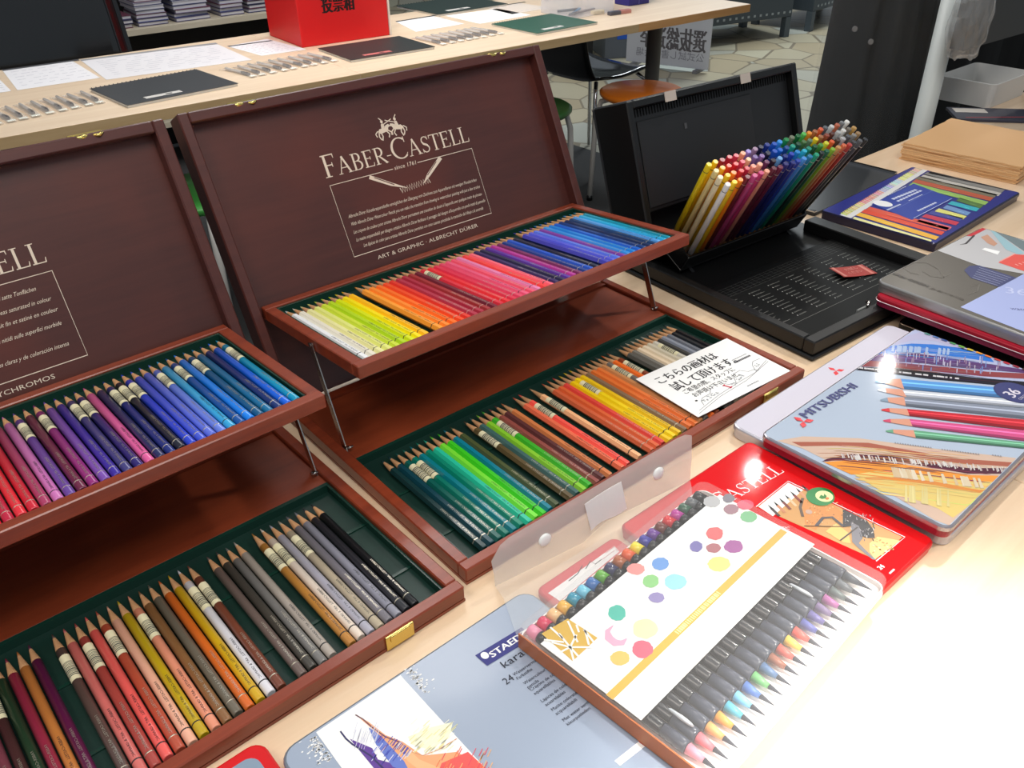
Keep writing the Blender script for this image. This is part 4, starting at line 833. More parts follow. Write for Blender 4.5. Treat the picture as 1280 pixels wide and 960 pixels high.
for i, (nm, c, c2) in enumerate(PENS):
    px_ = .0140 + i * .01195
    pm = XM @ T(px_, .006, .0065)
    pos = 'leftmost in' if i == 0 else ('last at the far right of' if i == 19 else '%s from the left in' % ordn(i + 1))
    e = thing('brush_pen', 'black brush pen with %s end cap, %s the frosted box' % (nm, pos), 'brush pen', pm, 'brush pens in the frosted box')
    MB().lathe([(.0050, .047), (.0052, .048), (.0052, .1580)], BLKP, 14, Yr).build('pen_barrel', e)
    MB().lathe([(.0052, .1585), (.0052, .1650), (.0050, .1655)], mat((26, 28, 34), .25), 14, Yr, caps=(True, True)).build('end_ring', e)
    MB().lathe([(.0052, .1660), (.0052, .1755), (.0046, .1765)], mat(c, .3, coat=.3), 14, Yr).build('coloured_end_cap', e)
    MB().lathe([(.0048, .0260), (.0053, .0280), (.0053, .0465)], SMOKE, 14, Yr).build('smoked_cap', e)
    MB().lathe([(.0022, .0125), (.0044, .0255)], mat(c2, .4), 12, Yr).build('tinted_collar', e)
    MB().lathe([(.0003, .0010), (.0021, .0122)], mat((60, 62, 74), .6), 10, Yr).build('brush_tip', e)
    if i in (1, 15):
        MB().lathe([(.0006, .030), (.0016, .033), (.0019, .040), (.0012, .049), (.0006, .051)], mat((196, 200, 206), .2, .3), 10, T(0, 0, .0074) @ Yr).build('clip', e)
# clear flap standing up behind the brush pen box
fb = MB()
e0, e1 = XM @ Vector((.004, XD + .0008, 0)), XM @ Vector((XW - .012, XD + .0008, 0))
bl, br_ = at(607, 722, .003), at(848, 604, .003)
tl, trr = at(600, 690, .026), at(856, 524, .052)
def lerp3(a, b_, t_): return a + (b_ - a) * t_
n = 24; rows = []
tops = []
NB = Vector((-math.sin(R(40)), math.cos(R(40)), 0))
for i in range(n + 1):
    s = i / n
    p1_ = lerp3(e0, e1, s); p1_.z = .0200; p2_ = lerp3(bl, br_, s) - NB * .013; p2_.z = .0022 + .0128 * min(1, max(0, (s - .42) * 9))
    pm_ = lerp3(p1_, p2_, .58); pm_.z = .0196
    h_ = (.045 + .030 * s) * (1 - .35 * max(0, 1 - s * 14) ** 2 - .10 * max(0, s * 14 - 13) ** 2)
    p3_ = p2_ + NB * .004; p3_.z = h_
    rows.append([p1_, pm_, p2_, lerp3(p2_, p3_, .5) - NB * .001, p3_])
M_CLEAR2 = film((244, 240, 238), .34, .16)
for off in (0, .0004):
    vs = [tuple(q + Vector((0, 0, off)) - NB * off) for r_ in rows for q in r_]; m_ = 5
    for j, mm_ in ((0, M_CLEAR), (1, M_CLEAR), (2, M_CLEAR2), (3, M_CLEAR2)):
        fb.add(vs, [(i * m_ + j, (i + 1) * m_ + j, (i + 1) * m_ + j + 1, i * m_ + j + 1) for i in range(n)], mm_, None, True)
def flap_pt(s, v): # v 0..1 on the upright strip
    i = min(int(s * n), n - 1); f = s * n - i
    a = lerp3(rows[i][2], rows[i + 1][2], f); c_ = lerp3(rows[i][4], rows[i + 1][4], f); return lerp3(a, c_, v)
flap = tag(fb.build('clear_flap'), "clear plastic flap folded up against the middle case's front edge", 'plastic flap')
out = Vector((math.sin(R(40)), -math.cos(R(40)), .15)).normalized()
def frame_at(s, v, o_):
    p = flap_pt(s, v); x_ = (flap_pt(min(s + .05, 1), v) - flap_pt(max(s - .05, 0), v)).normalized(); u_ = (flap_pt(s, 1) - flap_pt(s, 0)).normalized(); nn = x_.cross(u_).normalized(); u_ = nn.cross(x_)
    m3 = Matrix((x_, u_, nn)).transposed().to_4x4(); m3.translation = p + nn * o_; return m3
for s in (.235, .81):
    MB().lathe([(.0064, 0), (.0068, .0012), (.0050, .0026), (.0018, .003)], mat((246, 246, 246), .3), 20, frame_at(s, .52, .0010)).build('white_snap_button', flap)
b = MB(); fm = frame_at(.53, .45, .0012); nn_ = 6; vs = []
for i in range(nn_ + 1):
    xx = -.021 + .042 * i / nn_; zz = .0008 + .004 * (abs(i - 2) / nn_) ** 2
    vs += [(xx, -.017 + .002 * math.sin(i), zz), (xx, .017, zz), (xx, -.017 + .002 * math.sin(i), zz + .0003), (xx, .017, zz + .0003)]
fs = []
for i in range(nn_): a = 4 * i; fs += [(a, a + 1, a + 5, a + 4), (a + 2, a + 6, a + 7, a + 3), (a, a + 4, a + 6, a + 2), (a + 1, a + 3, a + 7, a + 5)]
b.add(vs, fs, mat((246, 245, 244), .5), fm); b.build('white_paper_tab', flap)

# ------------------------------------------------------------------ right side stack
B2 = T(.508, .985, .0003, -50)                                  # x along the front edge, y towards the back right
b = MB(); b.rr(.30, .14, .008, [(0, 0), (0, .009)], M_BLACK); o = b.build('black_tin_tray')
MB().rr(.30, .14, .008, [(0, .0092), (0, .0105), (.0014, .0105), (.0014, .0092)], M_CHROME, caps=(False, False)).build('silver_rim', o)
tag(o, 'black tin tray with a silver rim showing below the dark red tin', 'tin', None, B2)
VM = T(.482, 1.019, .0003, -52.15)                              # x to the front right, y to the back right
RT = T(.479, 1.007, .0003, -50.5)
t, b, z = tin('pencil_tin', 'dark red tin lying beneath the grey and lavender tin at the right edge', RT, .30, .22, .0258, .0142, .012, mat((176, 30, 50), .25, .2), mat((196, 34, 56), .25), rim=mat((130, 26, 60), .3))
b.rr(.30 + .001, .22 + .001, .012, [(0, .0078), (-.0008, .0084), (0, .0090)], mat((230, 206, 212), .3, .4), T(-.0005, -.0005, 0), caps=(False, False)); b.build('pale_rolled_edge', t)
VZ = .0555
t, b, z = tin('pencil_tin', 'grey and lavender pencil tin with lettering, topmost of the stack at the right edge', VM, .30, .28, .0404, VZ - .0404, .012, mat((170, 168, 166), .25, .6), mat((98, 92, 84), .25, spec=.4))
VQ = lambda pts, o=(1080, 250, 4.8): [(min(max(x, .003), .296), min(max(y, .003), .276)) for x, y in pp(VM, VZ, pts, *o)]
_v = VQ([(578, 645), (960, 445), (425, 300), (700, 400)])
b.poly([_v[0], (.296, .003), (.296, .150), _v[1]], mat((166, 176, 222), .3), z)
b.poly([(.003, _v[2][1]), _v[3], _v[1], (.296, .150), (.296, .276), (.003, .276)], mat((190, 188, 190), .3), z)
b.poly(VQ([(600, 425), (630, 398), (690, 395), (915, 470), (810, 525), (640, 470)]), mat((58, 62, 108), .35), z + .0001)
for i in range(6): b.line(VQ([(690 + i * -8, 408 + i * 12), (880 - i * 16, 470 + i * 9)]), .0007, mat((200, 204, 222), .5), z + .0002)
V0 = Vector(VQ([(140, 440)])[0]); V1 = Vector(VQ([(602, 610)])[0]); a_ = math.degrees(math.atan2(V1.y - V0.y, V1.x - V0.x)); L_ = (V1 - V0).length
b.text('VAN GOGH', V0.x, V0.y, .0078, mat((50, 46, 44), .5), z + .0002, width=L_ * .50, rot=a_, bold=.0002); e_ = V0 + (V1 - V0) * .55
b.text('pencils', e_.x, e_.y, .0074, mat((78, 70, 62), .5), z + .0002, width=L_ * .43, rot=a_)
p = VQ([(880, 660)])[0]; b.text('watercolour', p[0], p[1], .0070, mat((84, 90, 140), .5), z + .0002, rot=a_ + 40); p = VQ([(850, 560)])[0]; b.text('36', p[0], p[1], .020, mat((196, 202, 236), .4), z + .0002, rot=a_ + 30)
for q in (((230, 400), (280, 370), (380, 380), (450, 420), (480, 470)), ((240, 410), (280, 440), (330, 450)), ((350, 430), (400, 460), (470, 470), (520, 440)), ((640, 520), (690, 510), (680, 550), (620, 570))): b.line(VQ(q), .0016, mat((102, 96, 88), .4), z + .0001)
b.poly(VQ([(600, 215), (720, 140), (790, 132), (770, 158), (650, 220)]), mat((200, 40, 50), .3), z + .0001)
b.poly(VQ([(780, 150), (930, 90), (1200, 120), (960, 160), (840, 168)]), mat((74, 78, 76), .4), z + .0001); b.poly(VQ([(775, 175), (830, 170), (960, 320), (930, 330), (850, 300)]), mat((150, 186, 196), .4), z + .0002); b.poly(VQ([(830, 172), (1000, 170), (1100, 300), (960, 310)]), mat((110, 124, 128), .4), z + .0001)
b.poly(VQ([(700, 225), (740, 210), (800, 265), (780, 280), (740, 262)]), mat((196, 146, 120), .4), z + .0002); b.line(VQ([(575, 270), (610, 265), (660, 215)]), [.0006, .0026, .003], mat((50, 42, 44), .4), z + .0002)
b.poly(VQ([(705, 300), (725, 290), (815, 312), (800, 332)]), M_WHITE, z + .0003); b.poly(VQ([(805, 378), (900, 328), (1200, 350), (1100, 470), (960, 430)]), mat((222, 78, 66), .4), z + .0002); b.line(VQ([(815, 372), (905, 326)]), .002, mat((240, 150, 140), .4), z + .0003)
for i in range(3): b.line(VQ([(905 + i * 22, 388 - i * 6), (925 + i * 22, 396 - i * 6)]), .0016, mat((240, 180, 170), .4), z + .0003)
b.build('printed_cover', t)
# blue tin with printed pencils
DM = T(.6584, 1.2225, .0003, 41.6); DZ = .015
t, b, z = tin('pencil_tin', 'blue pencil tin with a printed row of coloured pencils, behind the black case', DM, .322, .198, 0, DZ, .006, mat((30, 28, 60), .25, .3), mat((38, 44, 130), .28))
DQ = lambda pts, o=(1020, 200, 4.923): [(min(max(x, .003), .319), min(max(y, .003), .195)) for x, y in pp(DM, DZ, pts, *o)]
b.poly(DQ([(135, 345), (200, 368), (690, 65), (620, 48)]), mat((226, 224, 222), .35), z + .0001)
for i in range(44):
    f = i / 44; x = 150 + f * 470; y = 330 - f * 285; c = [(196, 190, 70), (230, 200, 130), (220, 120, 110), (214, 150, 150), (150, 170, 210), (190, 220, 220), (214, 220, 100), (220, 190, 150)][min(7, int(f * 8))]
    c = tuple(min(255, max(0, v + random.randint(-25, 25))) for v in c); b.poly(DQ([(x, y), (x + 40, y + 14), (x + 46, y + 9), (x + 6, y - 5)]), mat(c, .4), z + .0002)
stripes = [((212, 362), (690, 505), (236, 230, 160)), ((245, 335), (735, 485), (240, 180, 50)), ((275, 315), (770, 455), (226, 70, 40)), ((305, 300), (800, 430), (222, 84, 60)), ((620, 372), (815, 425), (224, 100, 110)), ((650, 345), (860, 395), (200, 40, 70)), ((690, 325), (885, 370), (60, 66, 150)), ((730, 310), (905, 358), (226, 222, 120)), ((780, 290), (930, 335), (110, 150, 200)), ((810, 265), (985, 310), (40, 176, 190)), ((860, 245), (1010, 290), (80, 120, 50)), ((570, 150), (1040, 270), (150, 190, 90)), ((590, 130), (1070, 245), (190, 84, 50)), ((610, 112), (1095, 225), (120, 112, 90)), ((640, 100), (1120, 215), (196, 190, 180)), ((660, 85), (1140, 195), (130, 128, 124)), ((690, 75), (1180, 180), (40, 38, 40))]
for (x0, y0), (x1, y1), c in stripes:
    b.poly(DQ([(x0, y0 + 8), (x1, y1 + 10), (x1 + 22, y1 - 10), (x0 + 25, y0 - 10)]), mat(c, .35), z + .0002); m2 = tuple(min(255, v + 60) for v in c)
    b.line(DQ([(x0 + 130, y0 + 36), (x0 + (x1 - x0) * .6, y0 + (y1 - y0) * .6)]), .0012, mat(m2, .4), z + .0003)
b.poly(DQ([(340, 275), (590, 372), (845, 240), (600, 148)]), mat((32, 62, 160), .3), z + .0004)
b.line(DQ([(600, 362), (835, 240)]), .0010, mat((200, 210, 236), .4), z + .0005); b.line(DQ([(500, 300), (720, 190)]), .0006, mat((120, 140, 210), .4), z + .0005)
p = DQ([(410, 272)])[0]; b.ell(p[0], p[1], .0135, .0165, M_WHITE, z + .0006, n=28)
for (x0, y0), (x1, y1), w_ in (((470, 245), (620, 185), .0055), ((500, 258), (650, 190), .0045), ((570, 255), (655, 215), .0018), ((436, 312), (520, 276), .0036), ((625, 318), (740, 264), .0040), ((440, 222), (555, 165), .0016)):
    n_ = 9
    for i in range(n_):
        f0, f1 = i / n_, (i + .78) / n_; b.line(DQ([(x0 + (x1 - x0) * f0, y0 + (y1 - y0) * f0), (x0 + (x1 - x0) * f1, y0 + (y1 - y0) * f1)]), w_, mat((214, 220, 240), .4), z + .0006)
b.build('printed_cover', t)
# dark board with a silver edge behind the rack
GB_ = T(.522, 1.381, .0003, 41.6)
gw, gd = .29, .105
b = MB(); b.rr(gw, gd, .004, [(0, 0), (0, .0055)], mat((46, 48, 50), .4)); o = b.build('drawing_board')
MB().box((gw - .010, 0.001, .0056), (gw - .001, gd - .001, .0086), M_CHROME).build('silver_edge', o); MB().box((.001, .001, .0056), (.008, gd - .001, .0078), M_CHROME).build('silver_edge', o)
tag(o, 'dark grey board with silver edges lying behind the leaning pencils', 'board', None, GB_)
# kraft paper stack
PMt = T(.935, 1.515, .0003, 134.5)
for i in range(10):
    w_, d_ = .218 + random.uniform(-.004, .003), .236 + random.uniform(-.004, .004); th = .0030
    pts = []; N_ = 12
    for j in range(N_): pts.append((w_ * j / N_, random.uniform(-.0015, .0015)))
    for j in range(N_): pts.append((w_ + random.uniform(-.0012, .0012), d_ * j / N_))
    for j in range(N_): pts.append((w_ * (1 - j / N_), d_ + random.uniform(-.0012, .0012)))
    for j in range(N_): pts.append((random.uniform(-.0012, .0012), d_ * (1 - j / N_)))
    zz = i * .0034
    o = MB()
    o.loft([[(p[0], -p[1], zz0 + random.uniform(0, .0001)) for p in pts][::-1] for zz0 in (0, th)], mat(random.choice([(222, 178, 128), (216, 170, 120), (226, 184, 136)]), .75))
    o = o.build('kraft_paper_bundle')
    where = 'topmost in the stack of kraft paper on the right' if i == 9 else ('lowest in the stack of kraft paper on the right' if i == 0 else '%s from the bottom in the stack of kraft paper' % ordn(i + 1))
    tag(o, 'folded brown paper bundle, ' + where, 'paper', 'kraft paper bundles in the stack', PMt @ T(random.uniform(-.002, .002), random.uniform(-.002, .002), zz, random.uniform(-.8, .8)))
# things beyond the kraft paper
TM_ = T(.960, 1.905, .0003, -36)
TM_ = T(*(Vector(at(1193, 150, .0)[:2]) + Vector((.115, .075))), .0003, 40)
b = MB(); WT = mat((214, 212, 208), .4, 0, .92); w_, d_, h_ = .20, .14, .055
b.rr(w_, d_, .015, [(.006, 0), (.006, .003)], WT); b.rr(w_, d_, .015, [(.006, 0), (0, h_), (.002, h_ + .001), (.0025, h_ - .002), (.0085, .004)], WT, caps=(False, False))
tag(b.build('plastic_tray'), 'small white plastic tray at the table back, behind the kraft paper', 'tray', None, TM_)
b = MB(); b.box((0, 0, 0), (.17, .10, .006), mat((52, 54, 70), .4), .001); o = b.build('pen_packet'); b = MB(); b.rect(.01, .055, .08, .09, mat((214, 206, 196), .5), .0064); b.line([(.02, .012), (.16, .03)], .006, mat((170, 60, 70), .4), .0064); b.build('packet_label', o)
tag(o, 'dark blue flat packet with a pale label, between kraft paper and white tray', 'packet', None, T(*at(1196, 152, .0)[:2], .0003, -10) @ T(.0, .0, 0))
# ------------------------------------------------------------------ things on the far tables
def fq(pts, z=0.0): return [tuple((FT.inverted() @ at(x, y, z))[:2]) for x, y in pts]
def notebook(quadpx, c, label, group=None, spiral=True, tagc=(206, 202, 196)):
    A = [Vector(p) for p in fq(quadpx)]; e = A[1] - A[0]; w = ((A[1] - A[0]).length + (A[2] - A[3]).length) / 2; d = ((A[3] - A[0]).length + (A[2] - A[1]).length) / 2
    a = math.degrees(math.atan2(e.y, e.x)); c0 = sum(A, Vector((0, 0))) / 4
    M = FT @ T(c0.x, c0.y, .0003, a) @ T(-w / 2, -d / 2, 0)
    t = thing('spiral_notebook', label, 'notebook', M, 'spiral notebooks on the far tables')
    b = MB(); b.box((.002, .002, 0), (w - .002, d - .004, .006), mat((226, 222, 214), .7)); b.build('page_block', t)
    MB().box((0, 0, .0061), (w, d, .0075), mat(c, .5), .0004).build('cover', t)
    if spiral:
        b = MB(); n = 26
        for i in range(n): b.tube([(w * (i + .5) / n, d + .0045 * math.cos(q) - .001, .0046 + .0045 * math.sin(q)) for q in [2 * math.pi * k_ / 7 for k_ in range(8)]], .0007, mat((60, 60, 62), .3, .7), 4)
        b.build('wire_binding', t)
    b = MB(); b.rect(w * .20, d * .10, w * .52, d * .19, mat(tagc, .5), .0078); b.rect(w * .38, d * .125, w * .44, d * .16, mat((60, 60, 60), .5), .0079); b.build('cover_label', t)
    return t
notebook([(154.7, 136.6), (297, 108), (250, 90.6), (115.6, 112.5)], (58, 60, 62), 'dark grey spiral notebook with a white label, left of the pen packets')
notebook([(436, 79), (546, 61), (500, 49), (398, 62)], (34, 40, 38), 'black notebook in front of the red ballot box, reflecting red', tagc=(196, 110, 106), spiral=False)  # cover label tinted pink, the box's red reflection put into its colour
notebook([(664, 46), (744, 31), (696, 20), (618, 31)], (38, 84, 66), 'dark green spiral notebook at the right beside the clear box')
notebook([(540, 22), (628, 8), (590, -3), (500, 8)], (26, 44, 38), 'blackish green notebook at the far back, right of the ballot box')
def sheet(quadpx, label, c=(236, 234, 236), lines=6, header=None, group=None):
    A = [Vector(p) for p in fq(quadpx)]; o = MB(); z0 = .0006
    P = [tuple(p) for p in A]
    o.loft([[(p[0], p[1], z_) for p in P] for z_ in (.0003, .0009)], mat(c, .7))
    s_ = o.build('paper_sheet'); s_.matrix_world = FT; tag(s_, label, 'paper', 'paper sheets on the far tables')
    b = MB(); L_ = lambda u_, v_: tuple(A[0] + (A[1] - A[0]) * u_ + (A[3] - A[0]) * v_)
    for i in range(lines):
        v_ = .16 + .66 * i / max(1, lines - 1); x = .08
        while x < .9:
            q = random.uniform(.03, .12); b.line([L_(x, v_), L_(min(x + q, .92), v_)], .0035, mat((186, 186, 194), .7), .0011); x += q + random.uniform(.02, .1)
    if header: b.poly([L_(.0, .93), L_(1, .93), L_(1, 1), L_(0, 1)], mat(header, .6), .0011)
    b.build('printed_lines', s_); return s_
sheet([(22, 113), (125, 97.5), (90.6, 76.5), (2.5, 87.5)], 'white printed sheet at the table back, left of the grey notebook', header=(70, 70, 74))
sheet([(133, 100), (315, 75), (272, 55.6), (100, 75)], 'large pale sheet with a grey chart behind the grey notebook', c=(226, 224, 226), lines=9, header=(150, 150, 152))
sheet([(327, 70), (383, 62), (334, 49), (284, 58)], 'white sheet with a dark header tucked left of the red ballot box', header=(50, 50, 52), lines=7)
sheet([(-40, 122), (14, 114), (-2, 98), (-50, 104)], 'white sheet cut by the left photo edge')
sheet([(600, 30), (664, 19), (622, 11), (556, 20)], 'bright white sheet left of the green notebook', c=(246, 244, 240), lines=0)
sheet([(520, 40), (580, 30), (540, 20), (494, 27)], 'pale sheet with a dark header, right of the ballot box', header=(40, 40, 40))
sheet([(640, 18), (690, 10), (650, 4), (606, 10)], 'pale sheet with a black bar at the back, above the bright white sheet', header=(30, 30, 30), c=(222, 208, 194), lines=2)
# packeted pens
M_BAG = mat((232, 226, 220), .12, 0, .22)
def packet_proto():
    t = thing('pen_packet', 'x', 'pen packet')
    b = MB(); w_, d_ = .024, .165; N_ = 8
    rg = []
    for k_ in range(N_ + 1):
        y = -d_ / 2 + d_ * k_ / N_; hgt = .0015 + .0085 * math.sin(math.pi * min(1, (k_ + .3) / N_)) ** .6
        rg.append([(w_ / 2 * math.cos(q), y, hgt / 2 + hgt / 2 * math.sin(q)) for q in [2 * math.pi * j / 10 for j in range(10)]])
    b.loft(rg, M_BAG, smooth=True); b.build('clear_bag', t)
    Yq = Matrix.Rotation(R(90), 4, 'X')
    MB().lathe([(.0012, -.066), (.0036, -.058), (.0040, .045), (.0036, .055)], mat((206, 202, 198), .2, 0, .8), 8, T(.002, .004, .0052) @ Yq).build('pen_barrel', t)
    MB().lathe([(.0042, .020), (.0044, .050), (.0030, .058)], mat((70, 66, 66), .4), 8, T(.002, .004, .0052) @ Yq).build('rubber_grip', t)
    MB().box((-.009, -.078, .0035), (.009, -.066, .0042), mat((240, 244, 232), .5)).build('header_label', t)
    return t
PK = packet_proto(); first = [True]
def packets(px0, px1, n, where, ang):
    A = FT.inverted() @ at(*px0, .0); B_ = FT.inverted() @ at(*px1, .0)
    for i in range(n):
        p = A.lerp(B_, i / (n - 1)); M = FT @ T(p.x, p.y, .0003, ang + random.uniform(-3, 3))
        lb = 'clear pen packet, %s %s' % ('leftmost in' if i == 0 else ('rightmost in' if i == n - 1 else ordn(i + 1) + ' from the left in'), where)
        if first[0]: PK.matrix_world = M; PK['label'] = lb; PK['group'] = 'packeted pens on the far tables'; first[0] = False
        else: copy_tree(PK, lb, M)
packets((-34, 153), (112, 123), 10, 'the row at the left edge', 6)
packets((298, 92), (400, 73), 9, 'the row by the ballot box', 8)
packets((536, 52.5), (606, 40), 8, 'the row left of the green notebook', 8)
# ballot box
_o = Vector((at(378, 60, 0)[:2])); BX = T(_o.x, _o.y, .0003, 35.6)
t = thing('ballot_box', 'bright red paper ballot box with black Japanese lettering', 'box', BX)
RB = mat((226, 22, 26), .45)
b = MB(); b.box((0, 0, 0), (.315, .26, .34), RB, .002); b.build('box_body', t)
b = MB(); fm = Matrix(((1, 0, 0, 0), (0, 0, -1, -.0006), (0, 1, 0, 0), (0, 0, 0, 1)))
_c = BX.inverted() @ on(403, 15, BX @ Vector((0, 0, 0)), BX.to_3x3() @ Vector((0, -1, 0))); _c2 = BX.inverted() @ on(443, 10, BX @ Vector((0, 0, 0)), BX.to_3x3() @ Vector((0, -1, 0)))
b.text('投票箱', _c.x, _c.z, .042, mat((30, 8, 10), .6), 0, width=(_c2 - _c).x, M=fm, bold=.0022)
b.build('box_lettering', t)
b = MB(); b.box((.316, -.002, 0), (.322, .262, .34), mat((236, 226, 214), .6)); b.build('white_side_board', t)
# clear box and small things at the table end
_p = at(716, 24, 0); AB = T(_p.x, _p.y, .0003, F_AX)
b = MB(); wq, dq, hq = .20, .18, .16; CL = mat((232, 234, 244), .08, 0, .20)
for lo, hi in (((0, 0, 0), (wq, dq, .003)), ((0, 0, .003), (wq, .003, hq)), ((0, dq - .003, .003), (wq, dq, hq)), ((0, .003, .003), (.003, dq - .003, hq)), ((wq - .003, .003, .003), (wq, dq - .003, hq))): b.box(lo, hi, CL)
tag(b.build('clear_box'), 'clear plastic box on the pale table, behind the green notebook', 'box', None, AB)
for i, (x, y, a, c, nm) in enumerate(((.06, .05, 20, (90, 86, 88), 'grey'), (.09, .08, 35, (60, 120, 160), 'blue'), (.12, .06, 10, (120, 110, 110), 'silver'), (.08, .11, -10, (70, 60, 60), 'dark'))):
    o = MB().tube([(-.05, 0, .0052), (.04, 0, .0052), (.05, 0, .0052)], [.005, .005, .002], mat(c, .3)).build('marker_pen'); tag(o, '%s pen lying inside the clear plastic box' % nm, 'pen', 'pens in the clear box', AB @ T(x, y, .0034, a))
_p = at(786, 8, 0); b = MB(); b.box((0, 0, 0), (.11, .08, .14), mat((40, 34, 120), .4), .002); b.box((.052, -.0006, .0), (.056, .0, .138), mat((90, 90, 160), .4)); tag(b.build('blue_box'), 'dark blue carton on the pale table at the top photo edge', 'carton', None, T(_p.x, _p.y, .0003, F_AX))
for i, (x, y, c, nm) in enumerate(((742, 19, (226, 206, 160), 'cream'), (763, 20, (80, 80, 90), 'grey'), (776, 18, (190, 130, 120), 'rosy'))):
    _p = at(x, y, 0); o = MB().rr(.05, .022, .004, [(.001, 0), (0, .002), (.0, .010), (.002, .013)], mat(c, .4)).build('eraser'); tag(o, 'small %s eraser lying near the blue carton' % nm, 'eraser', 'small erasers near the blue carton', T(_p.x, _p.y, .0003, 30))

# ------------------------------------------------------------------ seats
def stool(c, pos, label, feet):
    t = thing('stool', label, 'stool', T(pos[0], pos[1], FZ))
    h = .45
    MB().lathe([(.10, h - .032), (.150, h - .030), (.163, h - .018), (.163, h - .008), (.150, h), (.02, h + .002)], mat(c, .35, coat=.2), 32).build('seat', t)
    for a in feet:
        d = Vector((math.cos(R(a)), math.sin(R(a)), 0)); b = MB()
        b.tube([tuple(d * .10 + Vector((0, 0, h - .034))), tuple(d * .155 + Vector((0, 0, h - .05))), tuple(d * .172 + Vector((0, 0, h - .10))), tuple(d * .186 + Vector((0, 0, .02)))], .011, mat((206, 202, 196), .35), 10)
        lg_ = b.build('leg', t); MB().lathe([(.012, 0), (.012, .022)], M_BLACK, 10, Matrix.Translation(d * .187)).build('rubber_foot', lg_)
    return t
stool((248, 134, 34), (.520, 3.365), 'orange round stool with white legs, behind the black pencil case', (172, 82, -8, 262))
stool((58, 112, 52), (.075, 3.16), 'dark green round stool half hidden right of the middle case lid', (20, 110, 200, 290))
_p = at(240, 262, FZ + .43); stool((70, 160, 70), (_p.x, _p.y + .12), 'green stool glimpsed between the two wooden case lids', (-70, 20, 110, 200))
# black chair under the table end
CHM = T(.3675, 3.864, FZ - .03 + .03, 40)
t = thing('black_chair', 'glossy black shell chair with thin metal legs, under the pale table', 'chair', CHM)
GL = mat((16, 17, 18), .12, coat=.6); b = MB(); n1, n2 = 14, 10; prof = []
for i in range(n1 + 1):
    f = i / n1
    if f < .55: x = .21 - f / .55 * .36; zc = .42 + .010 * math.cos(f * 9) - .03 * max(0, (.08 - f) / .08)
    else: g_ = (f - .55) / .45; x = -.15 - .07 * math.sin(g_ * 1.4); zc = .42 - .008 + g_ ** 1.3 * .20
    prof.append((x, zc))
vs = []
for off in (0, -.012):
    for x, zc in prof:
        for j in range(n2 + 1):
            yy = -.205 + .41 * j / n2; vs.append((x, yy * (1 - .10 * (x < -.12)), zc + off + .018 * (abs(yy) / .205) ** 3))
m_ = (n1 + 1) * (n2 + 1); fs = []
for i in range(n1):
    for j in range(n2):
        a = i * (n2 + 1) + j; fs += [(a, a + n2 + 1, a + n2 + 2, a + 1), (m_ + a, m_ + a + 1, m_ + a + n2 + 2, m_ + a + n2 + 1)]
edge = [j for j in range(n2 + 1)] + [i * (n2 + 1) + n2 for i in range(1, n1 + 1)] + [n1 * (n2 + 1) + j for j in range(n2 - 1, -1, -1)] + [i * (n2 + 1) for i in range(n1 - 1, 0, -1)]
for k_ in range(len(edge)): a, c_ = edge[k_], edge[(k_ + 1) % len(edge)]; fs.append((a, c_, m_ + c_, m_ + a))
b.add(vs, fs, GL, None, True); b.build('seat_shell', t)
for lx, ly in ((.17, -.17), (.17, .17), (-.14, -.17), (-.14, .17)):
    MB().tube([(lx * .8, ly * .85, .402), (lx, ly, .37), (lx * 1.12, ly * 1.08, .006)], .009, M_CHROME, 10).build('leg', t)
# black chair back at the top left, behind the far table
FN = FT.to_3x3() @ Vector((0, -1, 0)); P_CH = FT @ Vector((0, .86, 0))
cpx = [(-70, 0), (14, 84), (152, 66), (124, -14)]
q = [on(x, y, P_CH, FN) for x, y in ((10, 86), (150, 68), (126, -10), (-4, 20))]
lo = FT.inverted() @ q[0]; hi = FT.inverted() @ q[1]
CB = FT @ T((lo.x + hi.x) / 2 - .02, .90, FZ, 0)
t = thing('black_chair', 'glossy black chair whose tall back rises behind the far table at top left', 'chair', CB)
wv = .25; b = MB(); vs = []
for off in (0, .014):
    for i in range(9):
        z_ = .50 + i / 8 * .62
        for j in range(9):
            x = -wv + 2 * wv * j / 8; x *= 1 - .12 * (i / 8) ** 2
            vs.append((x, off + .030 * (1 - (j / 4 - 1) ** 2) - .10 * 0 + .10 * (i / 8), z_))
fs = []
for i in range(8):
    for j in range(8): a = i * 9 + j; fs += [(a, a + 1, a + 10, a + 9), (81 + a, 81 + a + 9, 81 + a + 10, 81 + a + 1)]
ed = list(range(9)) + [i * 9 + 8 for i in range(1, 9)] + [72 + j for j in range(7, -1, -1)] + [i * 9 for i in range(7, 0, -1)]
for k_ in range(len(ed)): a, c_ = ed[k_], ed[(k_ + 1) % len(ed)]; fs.append((a, 81 + a, 81 + c_, c_))
b.add(vs, fs, GL, None, True); b.build('backrest', t)
MB().box((-.23, .02, .43), (.23, .46, .452), GL, .008).build('seat', t)
for lx, ly in ((-.2, .05), (.2, .05), (-.2, .42), (.2, .42)): MB().tube([(lx, ly, .43), (lx * 1.05, ly, .004)], .010, M_CHROME, 8).build('leg', t)
for lx in (-.15, .15): MB().tube([(lx, .03, .44), (lx, .04, .53)], .010, M_CHROME, 8).build('back_post', t)

